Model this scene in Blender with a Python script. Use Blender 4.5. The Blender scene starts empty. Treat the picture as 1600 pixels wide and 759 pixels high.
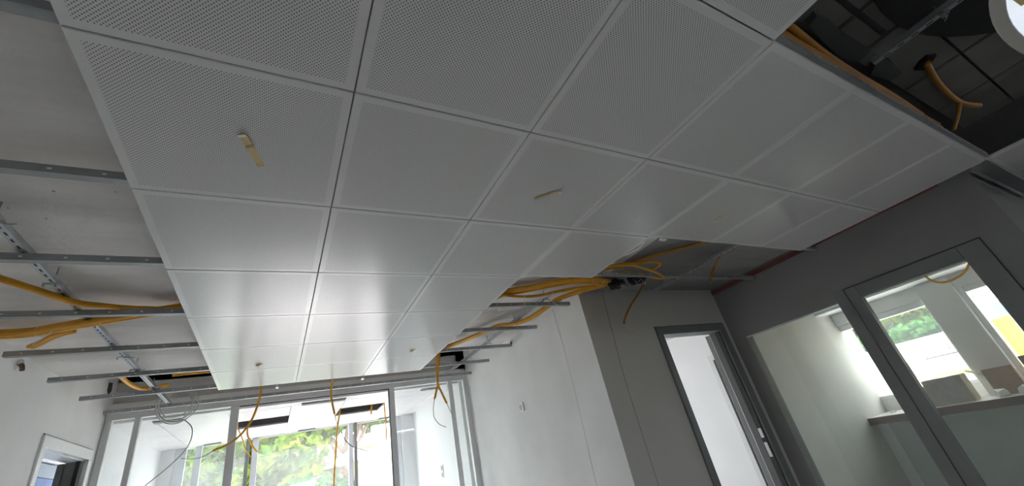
import bpy, bmesh, math, random
from mathutils import Vector, Matrix
random.seed(7)
scene = bpy.context.scene
COL = scene.collection

# ------------------------------------------------------------------ camera
cam_d = bpy.data.cameras.new('camera')
cam_d.sensor_width = 36.0
cam_d.lens = 14.055
cam_d.clip_start = 0.02
cam = bpy.data.objects.new('camera', cam_d)
COL.objects.link(cam)
RIGHT = Vector((0.870940, -0.449365, -0.198831)); DOWN = Vector((0.058137, 0.496018, -0.866364)); FWD = Vector((0.487937, 0.742992, 0.458127))
M = Matrix.Identity(4)
for i in range(3):
    M[i][0] = RIGHT[i]; M[i][1] = -DOWN[i]; M[i][2] = -FWD[i]
M.translation = Vector((0.465828, -0.861468, 1.587370))
cam.matrix_world = M
scene.camera = cam

# ------------------------------------------------------------------ world, sun, exposure
world = bpy.data.worlds.new('sky'); scene.world = world
world.use_nodes = True
wn = world.node_tree.nodes; wl = world.node_tree.links
bg = wn['Background']
sky = wn.new('ShaderNodeTexSky')
sky.sky_type = 'HOSEK_WILKIE'
sky.turbidity = 6.0
sky.ground_albedo = 0.35
sky.sun_direction = (0.10, 0.52, 0.85)
mixw = wn.new('ShaderNodeMix'); mixw.data_type = 'RGBA'
mixw.inputs[0].default_value = 0.75
mixw.inputs[7].default_value = (0.945, 0.96, 1.0, 1)
wl.new(sky.outputs[0], mixw.inputs[6]); wl.new(mixw.outputs[2], bg.inputs[0])
bg.inputs[1].default_value = 3.8

sd = bpy.data.lights.new('sun', 'SUN'); sd.energy = 6.5; sd.angle = 0.01; sd.color = (1.0, 0.975, 0.96)
sun = bpy.data.objects.new('sun', sd); COL.objects.link(sun)
sun.rotation_euler = Vector((-0.10, -0.52, -0.85)).to_track_quat('-Z', 'Y').to_euler()
sun.location = (-3, 12, 14)

def portal(name, loc, direction, sx, sy):
    d = bpy.data.lights.new(name, 'AREA'); d.shape = 'RECTANGLE'; d.size = sx; d.size_y = sy
    d.cycles.is_portal = True
    o = bpy.data.objects.new(name, d); COL.objects.link(o); o.location = loc
    o.rotation_euler = Vector(direction).to_track_quat('-Z', 'Z').to_euler()
portal('portal_facade', (0.85, 7.16, 1.35), (0, -1, 0), 3.1, 2.5)
portal('portal_window_a', (7.12, 1.2, 1.7), (-1, 0, 0), 1.1, 1.0)
portal('portal_window_b', (7.12, -0.05, 1.7), (-1, 0, 0), 0.8, 1.0)
portal('portal_window_d', (-1.44, 7.2, 1.5), (0, -1, 0), 0.8, 2.0)
portal('portal_window_e', (1.5, -4.78, 1.65), (0, 1, 0), 1.0, 1.3)
portal('portal_window_c', (4.0, 4.78, 1.6), (0, -1, 0), 1.0, 1.8)

scene.view_settings.view_transform = 'Standard'
scene.view_settings.look = 'None'
scene.view_settings.gamma = 1.0
scene.view_settings.use_curve_mapping = False
scene.view_settings.exposure = 2.12
scene.cycles.use_denoising = True
scene.cycles.max_bounces = 12
scene.cycles.diffuse_bounces = 8
scene.cycles.glossy_bounces = 6
scene.cycles.transparent_max_bounces = 24
scene.cycles.transmission_bounces = 8
scene.cycles.sample_clamp_indirect = 8.0
scene.cycles.caustics_reflective = False
scene.cycles.caustics_refractive = False

# ------------------------------------------------------------------ materials
def new_mat(name):
    m = bpy.data.materials.new(name); m.use_nodes = True
    nt = m.node_tree
    return m, nt, nt.nodes['Principled BSDF']

def rgb(c): return (c[0], c[1], c[2], 1.0)

def plain(name, col, rough=0.6, metal=0.0, var=0.12, scale=6.0, bump=0.0, bscale=40.0, spec=0.5):
    """colour with cloudy variation and fine relief, in object space"""
    m, nt, b = new_mat(name)
    tc = nt.nodes.new('ShaderNodeTexCoord')
    nz = nt.nodes.new('ShaderNodeTexNoise'); nz.inputs['Scale'].default_value = scale; nz.inputs['Detail'].default_value = 5
    nt.links.new(tc.outputs['Object'], nz.inputs['Vector'])
    rp = nt.nodes.new('ShaderNodeValToRGB')
    rp.color_ramp.elements[0].position = 0.3; rp.color_ramp.elements[1].position = 0.7
    rp.color_ramp.elements[0].color = rgb([x * (1 - var) for x in col])
    rp.color_ramp.elements[1].color = rgb([min(1, x * (1 + var)) for x in col])
    nt.links.new(nz.outputs['Fac'], rp.inputs[0]); nt.links.new(rp.outputs[0], b.inputs['Base Color'])
    b.inputs['Roughness'].default_value = rough; b.inputs['Metallic'].default_value = metal
    b.inputs['Specular IOR Level'].default_value = spec
    if bump:
        n2 = nt.nodes.new('ShaderNodeTexNoise'); n2.inputs['Scale'].default_value = bscale; n2.inputs['Detail'].default_value = 6
        nt.links.new(tc.outputs['Object'], n2.inputs['Vector'])
        bp = nt.nodes.new('ShaderNodeBump'); bp.inputs['Strength'].default_value = bump; bp.inputs['Distance'].default_value = 0.01
        nt.links.new(n2.outputs['Fac'], bp.inputs['Height']); nt.links.new(bp.outputs[0], b.inputs['Normal'])
    return m

def concrete(name, dark, light):
    m, nt, b = new_mat(name)
    N = nt.nodes.new; Lk = nt.links.new
    tc = N('ShaderNodeTexCoord'); mp = N('ShaderNodeMapping'); mp.inputs['Scale'].default_value = (0.6, 2.6, 1)
    Lk(tc.outputs['Object'], mp.inputs[0])
    n1 = N('ShaderNodeTexNoise'); n1.inputs['Scale'].default_value = 1.6; n1.inputs['Detail'].default_value = 8; n1.inputs['Roughness'].default_value = 0.6
    Lk(mp.outputs[0], n1.inputs['Vector'])
    rp = N('ShaderNodeValToRGB'); rp.color_ramp.elements[0].position = 0.32; rp.color_ramp.elements[1].position = 0.68
    rp.color_ramp.elements[0].color = rgb(dark); rp.color_ramp.elements[1].color = rgb(light)
    Lk(n1.outputs['Fac'], rp.inputs[0])
    # small dark pores
    vo = N('ShaderNodeTexVoronoi'); vo.inputs['Scale'].default_value = 9.0; Lk(tc.outputs['Object'], vo.inputs['Vector'])
    th = N('ShaderNodeMath'); th.operation = 'LESS_THAN'; th.inputs[1].default_value = 0.045; Lk(vo.outputs['Distance'], th.inputs[0])
    mx = N('ShaderNodeMix'); mx.data_type = 'RGBA'; mx.inputs[7].default_value = rgb([x * 0.35 for x in dark])
    Lk(th.outputs[0], mx.inputs[0]); Lk(rp.outputs[0], mx.inputs[6]); Lk(mx.outputs[2], b.inputs['Base Color'])
    n2 = N('ShaderNodeTexNoise'); n2.inputs['Scale'].default_value = 30; n2.inputs['Detail'].default_value = 6; Lk(tc.outputs['Object'], n2.inputs['Vector'])
    bp = N('ShaderNodeBump'); bp.inputs['Strength'].default_value = 0.25; bp.inputs['Distance'].default_value = 0.01
    Lk(n2.outputs['Fac'], bp.inputs['Height']); Lk(bp.outputs[0], b.inputs['Normal'])
    b.inputs['Roughness'].default_value = 0.85
    return m

def perforated(name, col, hole, pitch=0.0105, rad=0.0018, margin=0.024, w=0.604, d=0.592, rough=0.23):
    """white powder coat with staggered round perforations (black fleece behind) and a plain border"""
    m, nt, b = new_mat(name)
    N = nt.nodes.new; Lk = nt.links.new
    def mth(op, a, bb=None, cc=None):
        n = N('ShaderNodeMath'); n.operation = op
        for k, v in enumerate((a, bb, cc)):
            if v is None: continue
            if isinstance(v, (int, float)): n.inputs[k].default_value = v
            else: Lk(v, n.inputs[k])
        return n.outputs[0]
    tc = N('ShaderNodeTexCoord'); sp = N('ShaderNodeSeparateXYZ'); Lk(tc.outputs['Object'], sp.inputs[0])
    x, y, z = sp.outputs
    hy = pitch * 0.5
    row = mth('FLOOR', mth('DIVIDE', y, hy))
    odd = mth('FLOORED_MODULO', row, 2.0)
    xs = mth('ADD', mth('DIVIDE', x, pitch), mth('MULTIPLY', odd, 0.5))
    fx = mth('MULTIPLY', mth('SUBTRACT', mth('FRACT', xs), 0.5), pitch)
    fy = mth('MULTIPLY', mth('SUBTRACT', mth('FRACT', mth('DIVIDE', y, hy)), 0.5), hy)
    dist = mth('SQRT', mth('ADD', mth('MULTIPLY', fx, fx), mth('MULTIPLY', fy, fy)))
    dot = mth('LESS_THAN', dist, rad)
    inx = mth('LESS_THAN', mth('ABSOLUTE', x), w / 2 - margin)
    iny = mth('LESS_THAN', mth('ABSOLUTE', y), d / 2 - margin)
    low = mth('LESS_THAN', z, 0.0004)
    fac = mth('MULTIPLY', mth('MULTIPLY', dot, inx), mth('MULTIPLY', iny, low))
    mx = N('ShaderNodeMix'); mx.data_type = 'RGBA'; mx.inputs[6].default_value = rgb(col); mx.inputs[7].default_value = rgb(hole)
    Lk(fac, mx.inputs[0]); Lk(mx.outputs[2], b.inputs['Base Color'])
    ro = N('ShaderNodeMapRange'); ro.inputs[3].default_value = rough; ro.inputs[4].default_value = 0.9
    Lk(fac, ro.inputs[0]); Lk(ro.outputs[0], b.inputs['Roughness'])
    sp2 = N('ShaderNodeMapRange'); sp2.inputs[3].default_value = 0.45; sp2.inputs[4].default_value = 0.0
    Lk(fac, sp2.inputs[0]); Lk(sp2.outputs[0], b.inputs['Specular IOR Level'])
    return m

def thin_glass(name, tint, dust=0.06, refl=1.0):
    m = bpy.data.materials.new(name); m.use_nodes = True
    nt = m.node_tree; nt.nodes.clear(); N = nt.nodes.new; Lk = nt.links.new
    out = N('ShaderNodeOutputMaterial'); tr = N('ShaderNodeBsdfTransparent'); tr.inputs[0].default_value = rgb(tint)
    gl = N('ShaderNodeBsdfGlossy'); gl.inputs['Roughness'].default_value = 0.02
    lw = N('ShaderNodeLayerWeight'); lw.inputs[0].default_value = 0.5
    pw = N('ShaderNodeMath'); pw.operation = 'POWER'; pw.inputs[1].default_value = 5.0; Lk(lw.outputs['Facing'], pw.inputs[0])
    mul = N('ShaderNodeMath'); mul.operation = 'MULTIPLY_ADD'; mul.inputs[1].default_value = 0.96*refl; mul.inputs[2].default_value = 0.04*refl; Lk(pw.outputs[0], mul.inputs[0])
    mx = N('ShaderNodeMixShader'); Lk(mul.outputs[0], mx.inputs[0]); Lk(tr.outputs[0], mx.inputs[1]); Lk(gl.outputs[0], mx.inputs[2])
    df = N('ShaderNodeBsdfTranslucent'); df.inputs[0].default_value = (0.9, 0.95, 0.93, 1)
    tc = N('ShaderNodeTexCoord'); nz = N('ShaderNodeTexNoise'); nz.inputs['Scale'].default_value = 3.0; Lk(tc.outputs['Object'], nz.inputs['Vector'])
    mr = N('ShaderNodeMapRange'); mr.inputs[3].default_value = dust * 0.5; mr.inputs[4].default_value = dust * 1.5; Lk(nz.outputs['Fac'], mr.inputs[0])
    m2 = N('ShaderNodeMixShader'); Lk(mr.outputs[0], m2.inputs[0]); Lk(mx.outputs[0], m2.inputs[1]); Lk(df.outputs[0], m2.inputs[2])
    Lk(m2.outputs[0], out.inputs[0])
    return m

def leafy(name, c1, c2, trans=0.45):
    m = bpy.data.materials.new(name); m.use_nodes = True
    nt = m.node_tree; nt.nodes.clear(); N = nt.nodes.new; Lk = nt.links.new
    out = N('ShaderNodeOutputMaterial')
    tc = N('ShaderNodeTexCoord'); nz = N('ShaderNodeTexNoise'); nz.inputs['Scale'].default_value = 2.5; nz.inputs['Detail'].default_value = 8
    Lk(tc.outputs['Object'], nz.inputs['Vector'])
    rp = N('ShaderNodeValToRGB'); rp.color_ramp.elements[0].position = 0.38; rp.color_ramp.elements[1].position = 0.62
    rp.color_ramp.elements[0].color = rgb(c1); rp.color_ramp.elements[1].color = rgb(c2); Lk(nz.outputs['Fac'], rp.inputs[0])
    d = N('ShaderNodeBsdfDiffuse'); t = N('ShaderNodeBsdfTranslucent'); Lk(rp.outputs[0], d.inputs[0]); Lk(rp.outputs[0], t.inputs[0])
    mx = N('ShaderNodeMixShader'); mx.inputs[0].default_value = trans; Lk(d.outputs[0], mx.inputs[1]); Lk(t.outputs[0], mx.inputs[2])
    Lk(mx.outputs[0], out.inputs[0])
    return m

def emit(name, col, s):
    m, nt, b = new_mat(name)
    tc = nt.nodes.new('ShaderNodeTexCoord'); nz = nt.nodes.new('ShaderNodeTexNoise'); nz.inputs['Scale'].default_value = 2
    nt.links.new(tc.outputs['Object'], nz.inputs['Vector'])
    mr = nt.nodes.new('ShaderNodeMapRange'); mr.inputs[3].default_value = s * 0.95; mr.inputs[4].default_value = s * 1.05
    nt.links.new(nz.outputs['Fac'], mr.inputs[0]); nt.links.new(mr.outputs[0], b.inputs['Emission Strength'])
    b.inputs['Base Color'].default_value = rgb(col); b.inputs['Emission Color'].default_value = rgb(col)
    return m

MT = {}
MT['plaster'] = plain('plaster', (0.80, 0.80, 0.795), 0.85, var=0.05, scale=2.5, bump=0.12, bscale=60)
MT['plaster_shaded'] = plain('plaster_shaded', (0.50, 0.485, 0.455), 0.8, var=0.05, scale=2.0, bump=0.1, bscale=60)  # same paint as plaster, darkened for the shade on that wall
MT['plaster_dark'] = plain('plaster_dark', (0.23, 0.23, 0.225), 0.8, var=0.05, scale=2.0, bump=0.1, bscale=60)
MT['white_wall'] = plain('white_wall', (0.82, 0.825, 0.83), 0.8, var=0.02, scale=2.0, bump=0.05)
MT['beige_wall'] = plain('beige_wall', (0.56, 0.545, 0.51), 0.8, var=0.05, scale=2.0)
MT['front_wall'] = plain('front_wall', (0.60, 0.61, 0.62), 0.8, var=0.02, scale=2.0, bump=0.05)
MT['greenish'] = plain('greenish_paint', (0.50, 0.54, 0.52), 0.6, var=0.06, scale=2.0)
MT['concrete'] = concrete('concrete', (0.58, 0.55, 0.52), (0.78, 0.76, 0.74))
MT['shaded_concrete'] = concrete('shaded_concrete', (0.10, 0.10, 0.09), (0.15, 0.15, 0.14))  # slab concrete darkened for the shade inside the ceiling opening
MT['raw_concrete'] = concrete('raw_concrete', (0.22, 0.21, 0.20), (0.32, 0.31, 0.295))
MT['beam'] = concrete('beam_concrete', (0.48, 0.47, 0.46), (0.58, 0.57, 0.56))
MT['block'] = plain('hollow_block', (0.20, 0.195, 0.18), 0.9, var=0.1, scale=5, bump=0.3)  # block grey lowered too, shade of the opening in the colour
MT['floor'] = concrete('screed', (0.53, 0.52, 0.53), (0.63, 0.62, 0.63))
MT['tile'] = perforated('perforated_tile', (0.67, 0.665, 0.65), (0.15, 0.15, 0.15))
MT['tile_far'] = plain('white_tile', (0.54, 0.52, 0.53), 0.4, var=0.02)
MT['galv'] = plain('galvanised', (0.50, 0.52, 0.54), 0.38, metal=0.85, var=0.12, scale=14)
MT['galv_dark'] = plain('galvanised_dull', (0.31, 0.325, 0.33), 0.45, metal=0.4, var=0.1, scale=14)
MT['rivet'] = plain('bright_rivet', (0.85, 0.85, 0.85), 0.3, metal=0.3, var=0.05)
MT['alu'] = plain('grey_aluminium', (0.70, 0.71, 0.71), 0.4, metal=0.0, var=0.04)
MT['alu_dark'] = plain('anthracite_frame', (0.16, 0.17, 0.17), 0.45, var=0.05)
MT['alu_mid'] = plain('grey_lacquer', (0.20, 0.205, 0.205), 0.4, var=0.04)
MT['alu_light'] = plain('pale_frame', (0.55, 0.58, 0.62), 0.4, metal=0.1, var=0.04)
MT['leaf_grey'] = plain('door_grey', (0.50, 0.505, 0.51), 0.4, var=0.04)
MT['black'] = plain('black_rubber', (0.015, 0.015, 0.015), 0.7, var=0.2)
MT['seal'] = plain('dark_seal', (0.03, 0.03, 0.03), 0.6, var=0.1)
MT['white'] = plain('white_lacquer', (0.82, 0.83, 0.84), 0.35, var=0.02)
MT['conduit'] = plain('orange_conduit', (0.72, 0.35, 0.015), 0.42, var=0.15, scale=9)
MT['conduit_shaded'] = plain('shaded_conduit', (0.38, 0.165, 0.014), 0.45, var=0.15, scale=9)  # orange conduit colour darkened for the shade of the ceiling void
MT['wire'] = plain('grey_wire', (0.52, 0.53, 0.52), 0.45, var=0.08)
MT['wire_dark'] = plain('dark_wire', (0.10, 0.11, 0.10), 0.5, var=0.1)
MT['tie'] = plain('nylon_tie', (0.75, 0.73, 0.66), 0.5, var=0.05)
MT['tape'] = plain('masking_tape', (0.60, 0.46, 0.20), 0.6, var=0.1, scale=30)
MT['tape_end'] = plain('tape_curl', (0.80, 0.74, 0.55), 0.6, var=0.05)
MT['red'] = plain('red_seal', (0.22, 0.07, 0.06), 0.8, var=0.2)
MT['brown'] = plain('brown_laminate', (0.16, 0.09, 0.07), 0.5, var=0.12)
MT['sill'] = plain('pale_stone', (0.66, 0.63, 0.60), 0.35, var=0.06)
MT['card'] = plain('cardboard', (0.46, 0.34, 0.27), 0.85, var=0.06, scale=10)
MT['card_grey'] = plain('grey_cardboard', (0.55, 0.52, 0.46), 0.85, var=0.06, scale=10)
MT['card_pale'] = plain('pale_cardboard', (0.72, 0.68, 0.55), 0.85, var=0.05, scale=10)
MT['film'] = plain('cloudy_film', (0.52, 0.49, 0.50), 0.3, var=0.12, scale=12)
MT['paper'] = plain('paper', (0.80, 0.80, 0.78), 0.8, var=0.03)
MT['blue'] = plain('slate_blue', (0.16, 0.23, 0.40), 0.7, var=0.08)
MT['blue_light'] = plain('pale_slate', (0.33, 0.38, 0.42), 0.7, var=0.06)
MT['glass'] = thin_glass('partition_glass', (0.95, 0.975, 0.965), 0.05)
MT['glass_clear'] = thin_glass('facade_glass', (0.96, 0.975, 0.97), 0.03)
MT['glass_inner'] = thin_glass('interior_glass', (0.93, 0.96, 0.94), 0.03)
MT['bark'] = plain('bark', (0.16, 0.10, 0.07), 0.9, var=0.3, scale=12, bump=0.5)
MT['leaf'] = leafy('maple_leaves', (0.035, 0.10, 0.012), (0.17, 0.21, 0.02))
MT['leaf_dark'] = leafy('dark_leaves', (0.02, 0.07, 0.025), (0.06, 0.14, 0.04))
MT['lawn'] = plain('lawn', (0.08, 0.12, 0.04), 0.9, var=0.3, scale=3)
MT['asphalt'] = plain('asphalt', (0.14, 0.135, 0.13), 0.9, var=0.15, scale=2)
MT['gravel'] = plain('pale_gravel', (0.62, 0.60, 0.56), 0.9, var=0.15, scale=8)
MT['paving'] = plain('paving', (0.54, 0.49, 0.49), 0.9, var=0.1, scale=2)
MT['yellow'] = plain('yellow_render', (0.45, 0.31, 0.03), 0.85, var=0.05)
MT['cream'] = plain('cream_render', (0.42, 0.34, 0.16), 0.85, var=0.04)
MT['pane_dark'] = plain('house_pane', (0.30, 0.33, 0.36), 0.15, var=0.1)
MT['fabric'] = plain('beige_canvas', (0.72, 0.62, 0.48), 0.9, var=0.06)
MT['hoard_blue'] = plain('blue_hoarding', (0.13, 0.18, 0.27), 0.7, var=0.1)
MT['ink'] = plain('grey_ink', (0.02, 0.026, 0.025), 0.7, var=0.05)
MT['lime'] = plain('lime_print', (0.30, 0.42, 0.06), 0.7, var=0.05)
MT['pale_print'] = plain('pale_print', (0.16, 0.17, 0.18), 0.7, var=0.05)
MT['lamp_white'] = plain('lamp_housing', (0.42, 0.41, 0.38), 0.4, var=0.03)
MT['lamp_disc'] = emit('lamp_diffuser', (0.80, 0.85, 0.95), 0.17)

# ------------------------------------------------------------------ mesh helpers
class MB:
    def __init__(self): self.v = []; self.f = []
    def add(self, verts, faces):
        n = len(self.v); self.v += [tuple(p) for p in verts]; self.f += [tuple(i + n for i in q) for q in faces]; return self
    def box(self, x0, x1, y0, y1, z0, z1):
        return self.add([(x0,y0,z0),(x1,y0,z0),(x1,y1,z0),(x0,y1,z0),(x0,y0,z1),(x1,y0,z1),(x1,y1,z1),(x0,y1,z1)],
                        [(0,3,2,1),(4,5,6,7),(0,1,5,4),(1,2,6,5),(2,3,7,6),(3,0,4,7)])
    def prism(self, poly, z0, z1):
        n = len(poly)
        a = sum(poly[i][0]*poly[(i+1)%n][1]-poly[(i+1)%n][0]*poly[i][1] for i in range(n))
        if a < 0: poly = poly[::-1]
        vs = [(x,y,z0) for x,y in poly] + [(x,y,z1) for x,y in poly]
        fs = [tuple(range(n))[::-1], tuple(range(n,2*n))] + [(i,(i+1)%n,(i+1)%n+n,i+n) for i in range(n)]
        return self.add(vs, fs)
    def tube(self, pts, r, seg=8, res=5, closed_caps=True):
        P = smooth(pts, res); n = len(P)
        up = Vector((0,0,1)); prev = None; rings = []
        for i, p in enumerate(P):
            t = (P[min(i+1,n-1)] - P[max(i-1,0)])
            if t.length < 1e-9: t = Vector((1,0,0))
            t.normalize()
            if prev is None:
                a = t.cross(up)
                if a.length < 1e-3: a = t.cross(Vector((1,0,0)))
            else:
                a = prev - t * prev.dot(t)
                if a.length < 1e-6: a = t.cross(up)
            a.normalize(); b = t.cross(a); prev = a
            rr = r(i/(n-1)) if callable(r) else r
            rings.append([p + (a*math.cos(2*math.pi*k/seg) + b*math.sin(2*math.pi*k/seg))*rr for k in range(seg)])
        vs = [q for rg in rings for q in rg]; fs = []
        for i in range(n-1):
            for k in range(seg):
                fs.append((i*seg+k, i*seg+(k+1)%seg, (i+1)*seg+(k+1)%seg, (i+1)*seg+k))
        fs.append(tuple(range(seg))[::-1]); fs.append(tuple((n-1)*seg+k for k in range(seg)))
        return self.add(vs, fs)
    def lathe(self, prof, seg=40):
        vs = []; fs = []
        for r, z in prof:
            for k in range(seg):
                a = 2*math.pi*k/seg; vs.append((r*math.cos(a), r*math.sin(a), z))
        for i in range(len(prof)-1):
            for k in range(seg):
                fs.append((i*seg+k, i*seg+(k+1)%seg, (i+1)*seg+(k+1)%seg, (i+1)*seg+k))
        fs.append(tuple(range(seg))[::-1]); m = len(prof)-1; fs.append(tuple(m*seg+k for k in range(seg)))
        return self.add(vs, fs)
    def mesh(self, name, bevel=0.0, smooth_shade=False):
        me = bpy.data.meshes.new(name); me.from_pydata(self.v, [], self.f); me.update()
        bm = bmesh.new(); bm.from_mesh(me)
        bmesh.ops.recalc_face_normals(bm, faces=bm.faces)
        if bevel: bmesh.ops.bevel(bm, geom=list(bm.edges), offset=bevel, segments=1, affect='EDGES', profile=0.5)
        bm.to_mesh(me); bm.free()
        if smooth_shade:
            for p in me.polygons: p.use_smooth = True
        return me

def smooth(pts, res):
    P = [Vector(p) for p in pts]
    if res <= 1 or len(P) < 3: return P
    out = []
    for i in range(len(P)-1):
        p0 = P[max(i-1,0)]; p1 = P[i]; p2 = P[i+1]; p3 = P[min(i+2,len(P)-1)]
        for k in range(res):
            t = k/res
            out.append(0.5*((2*p1)+(p2-p0)*t+(2*p0-5*p1+4*p2-p3)*t*t+(3*p1-p0-3*p2+p3)*t**3))
    out.append(P[-1]); return out

def link(name, me, mat, parent=None, loc=None, rot=None):
    o = bpy.data.objects.new(name, me); COL.objects.link(o)
    if mat and not me.materials: me.materials.append(MT[mat])
    if parent: o.parent = parent
    if loc: o.location = loc
    if rot: o.rotation_euler = rot
    return o
def part(name, mb, mat, parent=None, bevel=0.0, sm=False, **k):
    return link(name, mb.mesh(name, bevel, sm), mat, parent, **k)
def bx(name, b, mat, parent=None, bevel=0.0):
    return part(name, MB().box(*b), mat, parent, bevel)
def empty(name, loc=(0,0,0)):
    o = bpy.data.objects.new(name, None); COL.objects.link(o); o.location = loc; o.empty_display_size = 0.1; return o
def tag(o, label=None, cat=None, group=None, kind=None):
    if label: o['label'] = label
    if cat: o['category'] = cat
    if group: o['group'] = group
    if kind: o['kind'] = kind
    return o
def struct(o, label=None): return tag(o, label, kind='structure')

TX, TY, H = 0.61, 0.59875, 2.60
ZF = 0.18           # floor level
XL, XW, XR = -0.93, 2.72, 4.60   # left wall, white wall, wall with the glazed door
YP, YG = 4.50, 1.72              # glass partition, grey wall

# ------------------------------------------------------------------ structure: floor, slab, walls
struct(bx('floor', (-3.6, 8.4, -4.6, 7.2, 0.0, ZF), 'floor'), 'grey screed floor of the unfinished rooms')
struct(bx('bounce_floor_right_room', (XR+0.13, 6.5, -0.33, YG-0.002, ZF, ZF+0.012), 'white_wall'), 'added pale floor layer bouncing light behind the glazed door')  # pale layer added to bounce more light around the right room
struct(bx('bounce_ceiling_right_room', (XR+0.13, 6.5, -0.33, YG-0.002, 2.60, 2.619), 'white_wall'), 'added white ceiling layer bouncing light behind the glazed door')  # white layer added so the right room gets more bounced light
g = bx('ground_outside', (-40, 60, -30, 70, -0.3, -0.02), 'asphalt'); struct(g, 'dark asphalt ground outside the windows')
struct(bx('bounce_yard', (7.3, 10.9, -6, 8, -0.02, 0.0), 'gravel'), 'added pale gravel strip bouncing light up to the garden window')  # pale ground added to bounce sunlight up into the right room
struct(bx('bounce_terrace', (-4, 4, 7.2, 9.6, -0.02, 0.0), 'paving'), 'added pale paving bouncing light in through the street window')  # pale strip added to bounce light onto the front room ceiling

sl = MB()
sl.box(-3.6, 1.4, -4.6, 3.4, 2.735, 3.5)
sl.box(1.4, 2.80, -0.3, 3.4, 2.735, 3.5)
sl.box(-3.6, 2.85, 3.4, 4.56, 3.10, 3.5)
sl.box(-3.6, 2.85, 4.56, 7.2, 2.98, 3.5)
sl.box(2.80, 4.72, 1.86, 3.4, 2.735, 3.5)
sl.box(2.85, 5.9, 3.4, 4.9, 2.735, 3.5)
sl.box(4.72, 7.3, -0.3, 3.4, 2.62, 3.5)
ceiling = part('ceiling', sl, 'concrete'); struct(ceiling, 'bare grey concrete slab above the suspended tiles')

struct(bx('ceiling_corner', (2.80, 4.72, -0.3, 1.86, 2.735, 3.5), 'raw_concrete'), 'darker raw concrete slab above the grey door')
hallc = bx('ceiling_hall', (1.4, 8.4, -4.6, -0.3, 3.0, 3.5), 'shaded_concrete'); struct(hallc, 'hollow-block slab with shade in its dark colour, deep above the missing tiles')

def wall(name, boxes, mat, label):
    mb = MB()
    for b in boxes: mb.box(*b)
    return struct(part(name, mb, mat), label)

# left wall with doorway Y 3.36..4.25
wl_ = wall('wall_left', [(XL-0.12, XL, -4.6, 3.34, ZF, 2.735), (XL-0.12, XL, 4.27, 4.62, ZF, 3.10), (XL-0.12, XL, 3.34, 4.27, 2.29, 2.735), (XL-0.12, XL, 3.4, 4.27, 2.735, 3.10)],
     'plaster', 'rough pale plaster wall with a small white-framed doorway')
wall('wall_behind', [(-1.05, 1.0, -4.72, -4.6, ZF, 2.95), (2.0, 8.4, -4.72, -4.6, ZF, 2.95), (1.0, 2.0, -4.72, -4.6, ZF, 1.0), (1.0, 2.0, -4.72, -4.6, 2.3, 2.95)], 'plaster', 'plaster wall closing the room behind')
wall('wall_far_side', [(8.3, 8.42, -4.6, -0.46, ZF, 2.95)], 'plaster', 'plaster wall at the far side of the hall')
# white wall
ww = struct(part('wall_white', MB().prism([(XW, YG), (XW, 4.44), (XW+0.12, 4.44), (XW+0.12, YG+0.12)], ZF, 2.735).box(XW, XW+0.12, 3.4, 4.44, 2.735, 3.10), 'plaster'), 'white plaster wall running back to the glass partition')
# grey wall with door opening X 3.57..4.42
gw = struct(part('wall_shaded', MB().prism([(XW, YG), (3.55, YG), (3.55, YG+0.12), (XW+0.12, YG+0.12)], ZF, 2.735).box(4.45, XR, YG, YG+0.12, ZF, 2.735).box(3.55, 4.45, YG, YG+0.12, 2.29, 2.735), 'plaster_shaded'), 'plaster wall with shade in its grey colour and the open grey door')
# wall with glazed door: openings Y .685..1.577 and Y -.28..685
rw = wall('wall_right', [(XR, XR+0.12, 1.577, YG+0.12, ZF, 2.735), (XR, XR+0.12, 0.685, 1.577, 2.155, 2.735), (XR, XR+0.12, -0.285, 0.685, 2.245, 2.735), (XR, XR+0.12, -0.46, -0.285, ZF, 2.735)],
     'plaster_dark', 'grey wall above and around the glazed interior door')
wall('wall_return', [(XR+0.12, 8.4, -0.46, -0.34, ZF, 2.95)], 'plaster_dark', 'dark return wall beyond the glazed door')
# right room: end wall, window wall with niche
wall('wall_end', [(XR+0.12, 7.3, YG, YG+0.12, ZF, 2.62)], 'beige_wall', 'pale end wall of the room behind the glazed door')
wall('wall_window', [(6.52, 7.0, -0.34, YG, ZF, 1.06), (6.52, 7.2, -0.34, YG, 2.36, 2.62), (6.94, 7.06, -0.34, YG, 1.06, 1.26), (6.94, 7.06, -0.34, YG, 2.20, 2.36)],
     'white_wall', 'pale window wall of the room behind the glazed door')
# room behind the grey door
wall('wall_store_back', [(2.84, 3.5, 4.62, 4.74, ZF, 2.735), (4.5, 5.72, 4.62, 4.74, ZF, 2.735), (3.5, 4.5, 4.62, 4.74, 2.5, 2.735), (3.5, 4.5, 4.62, 4.74, ZF, 0.7)], 'white_wall', 'white far wall of the small room behind the grey door')
wall('wall_store_side', [(5.6, 5.72, YG+0.12, 4.62, ZF, 2.735)], 'white_wall', 'bright white wall seen through the open grey door')
# front room side walls, facade piers
wall('wall_front_left', [(-1.03, -0.91, 4.62, 7.2, ZF, 2.98)], 'front_wall', 'white left wall beyond the glass partition')
wall('wall_front_right', [(2.64, 2.84, 4.56, 7.2, ZF, 2.98)], 'front_wall', 'white wall with sockets beyond the glass partition')
wall('wall_facade', [(-0.91, -0.76, 6.95, 7.15, ZF, 2.98), (2.42, 2.64, 6.95, 7.15, ZF, 2.98), (-0.76, 2.42, 7.0, 7.15, 2.60, 2.98)], 'front_wall', 'white piers and lintel of the street facade')
wall('wall_beam', [(-1.05, 2.84, 4.56, 4.68, 2.76, 3.10)], 'beam', 'raw concrete beam above the glass partition')
wall('wall_band', [(XL, XW, 4.50, 4.56, 2.69, 2.77)], 'plaster', 'pale plaster band between beam and partition head')
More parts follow.
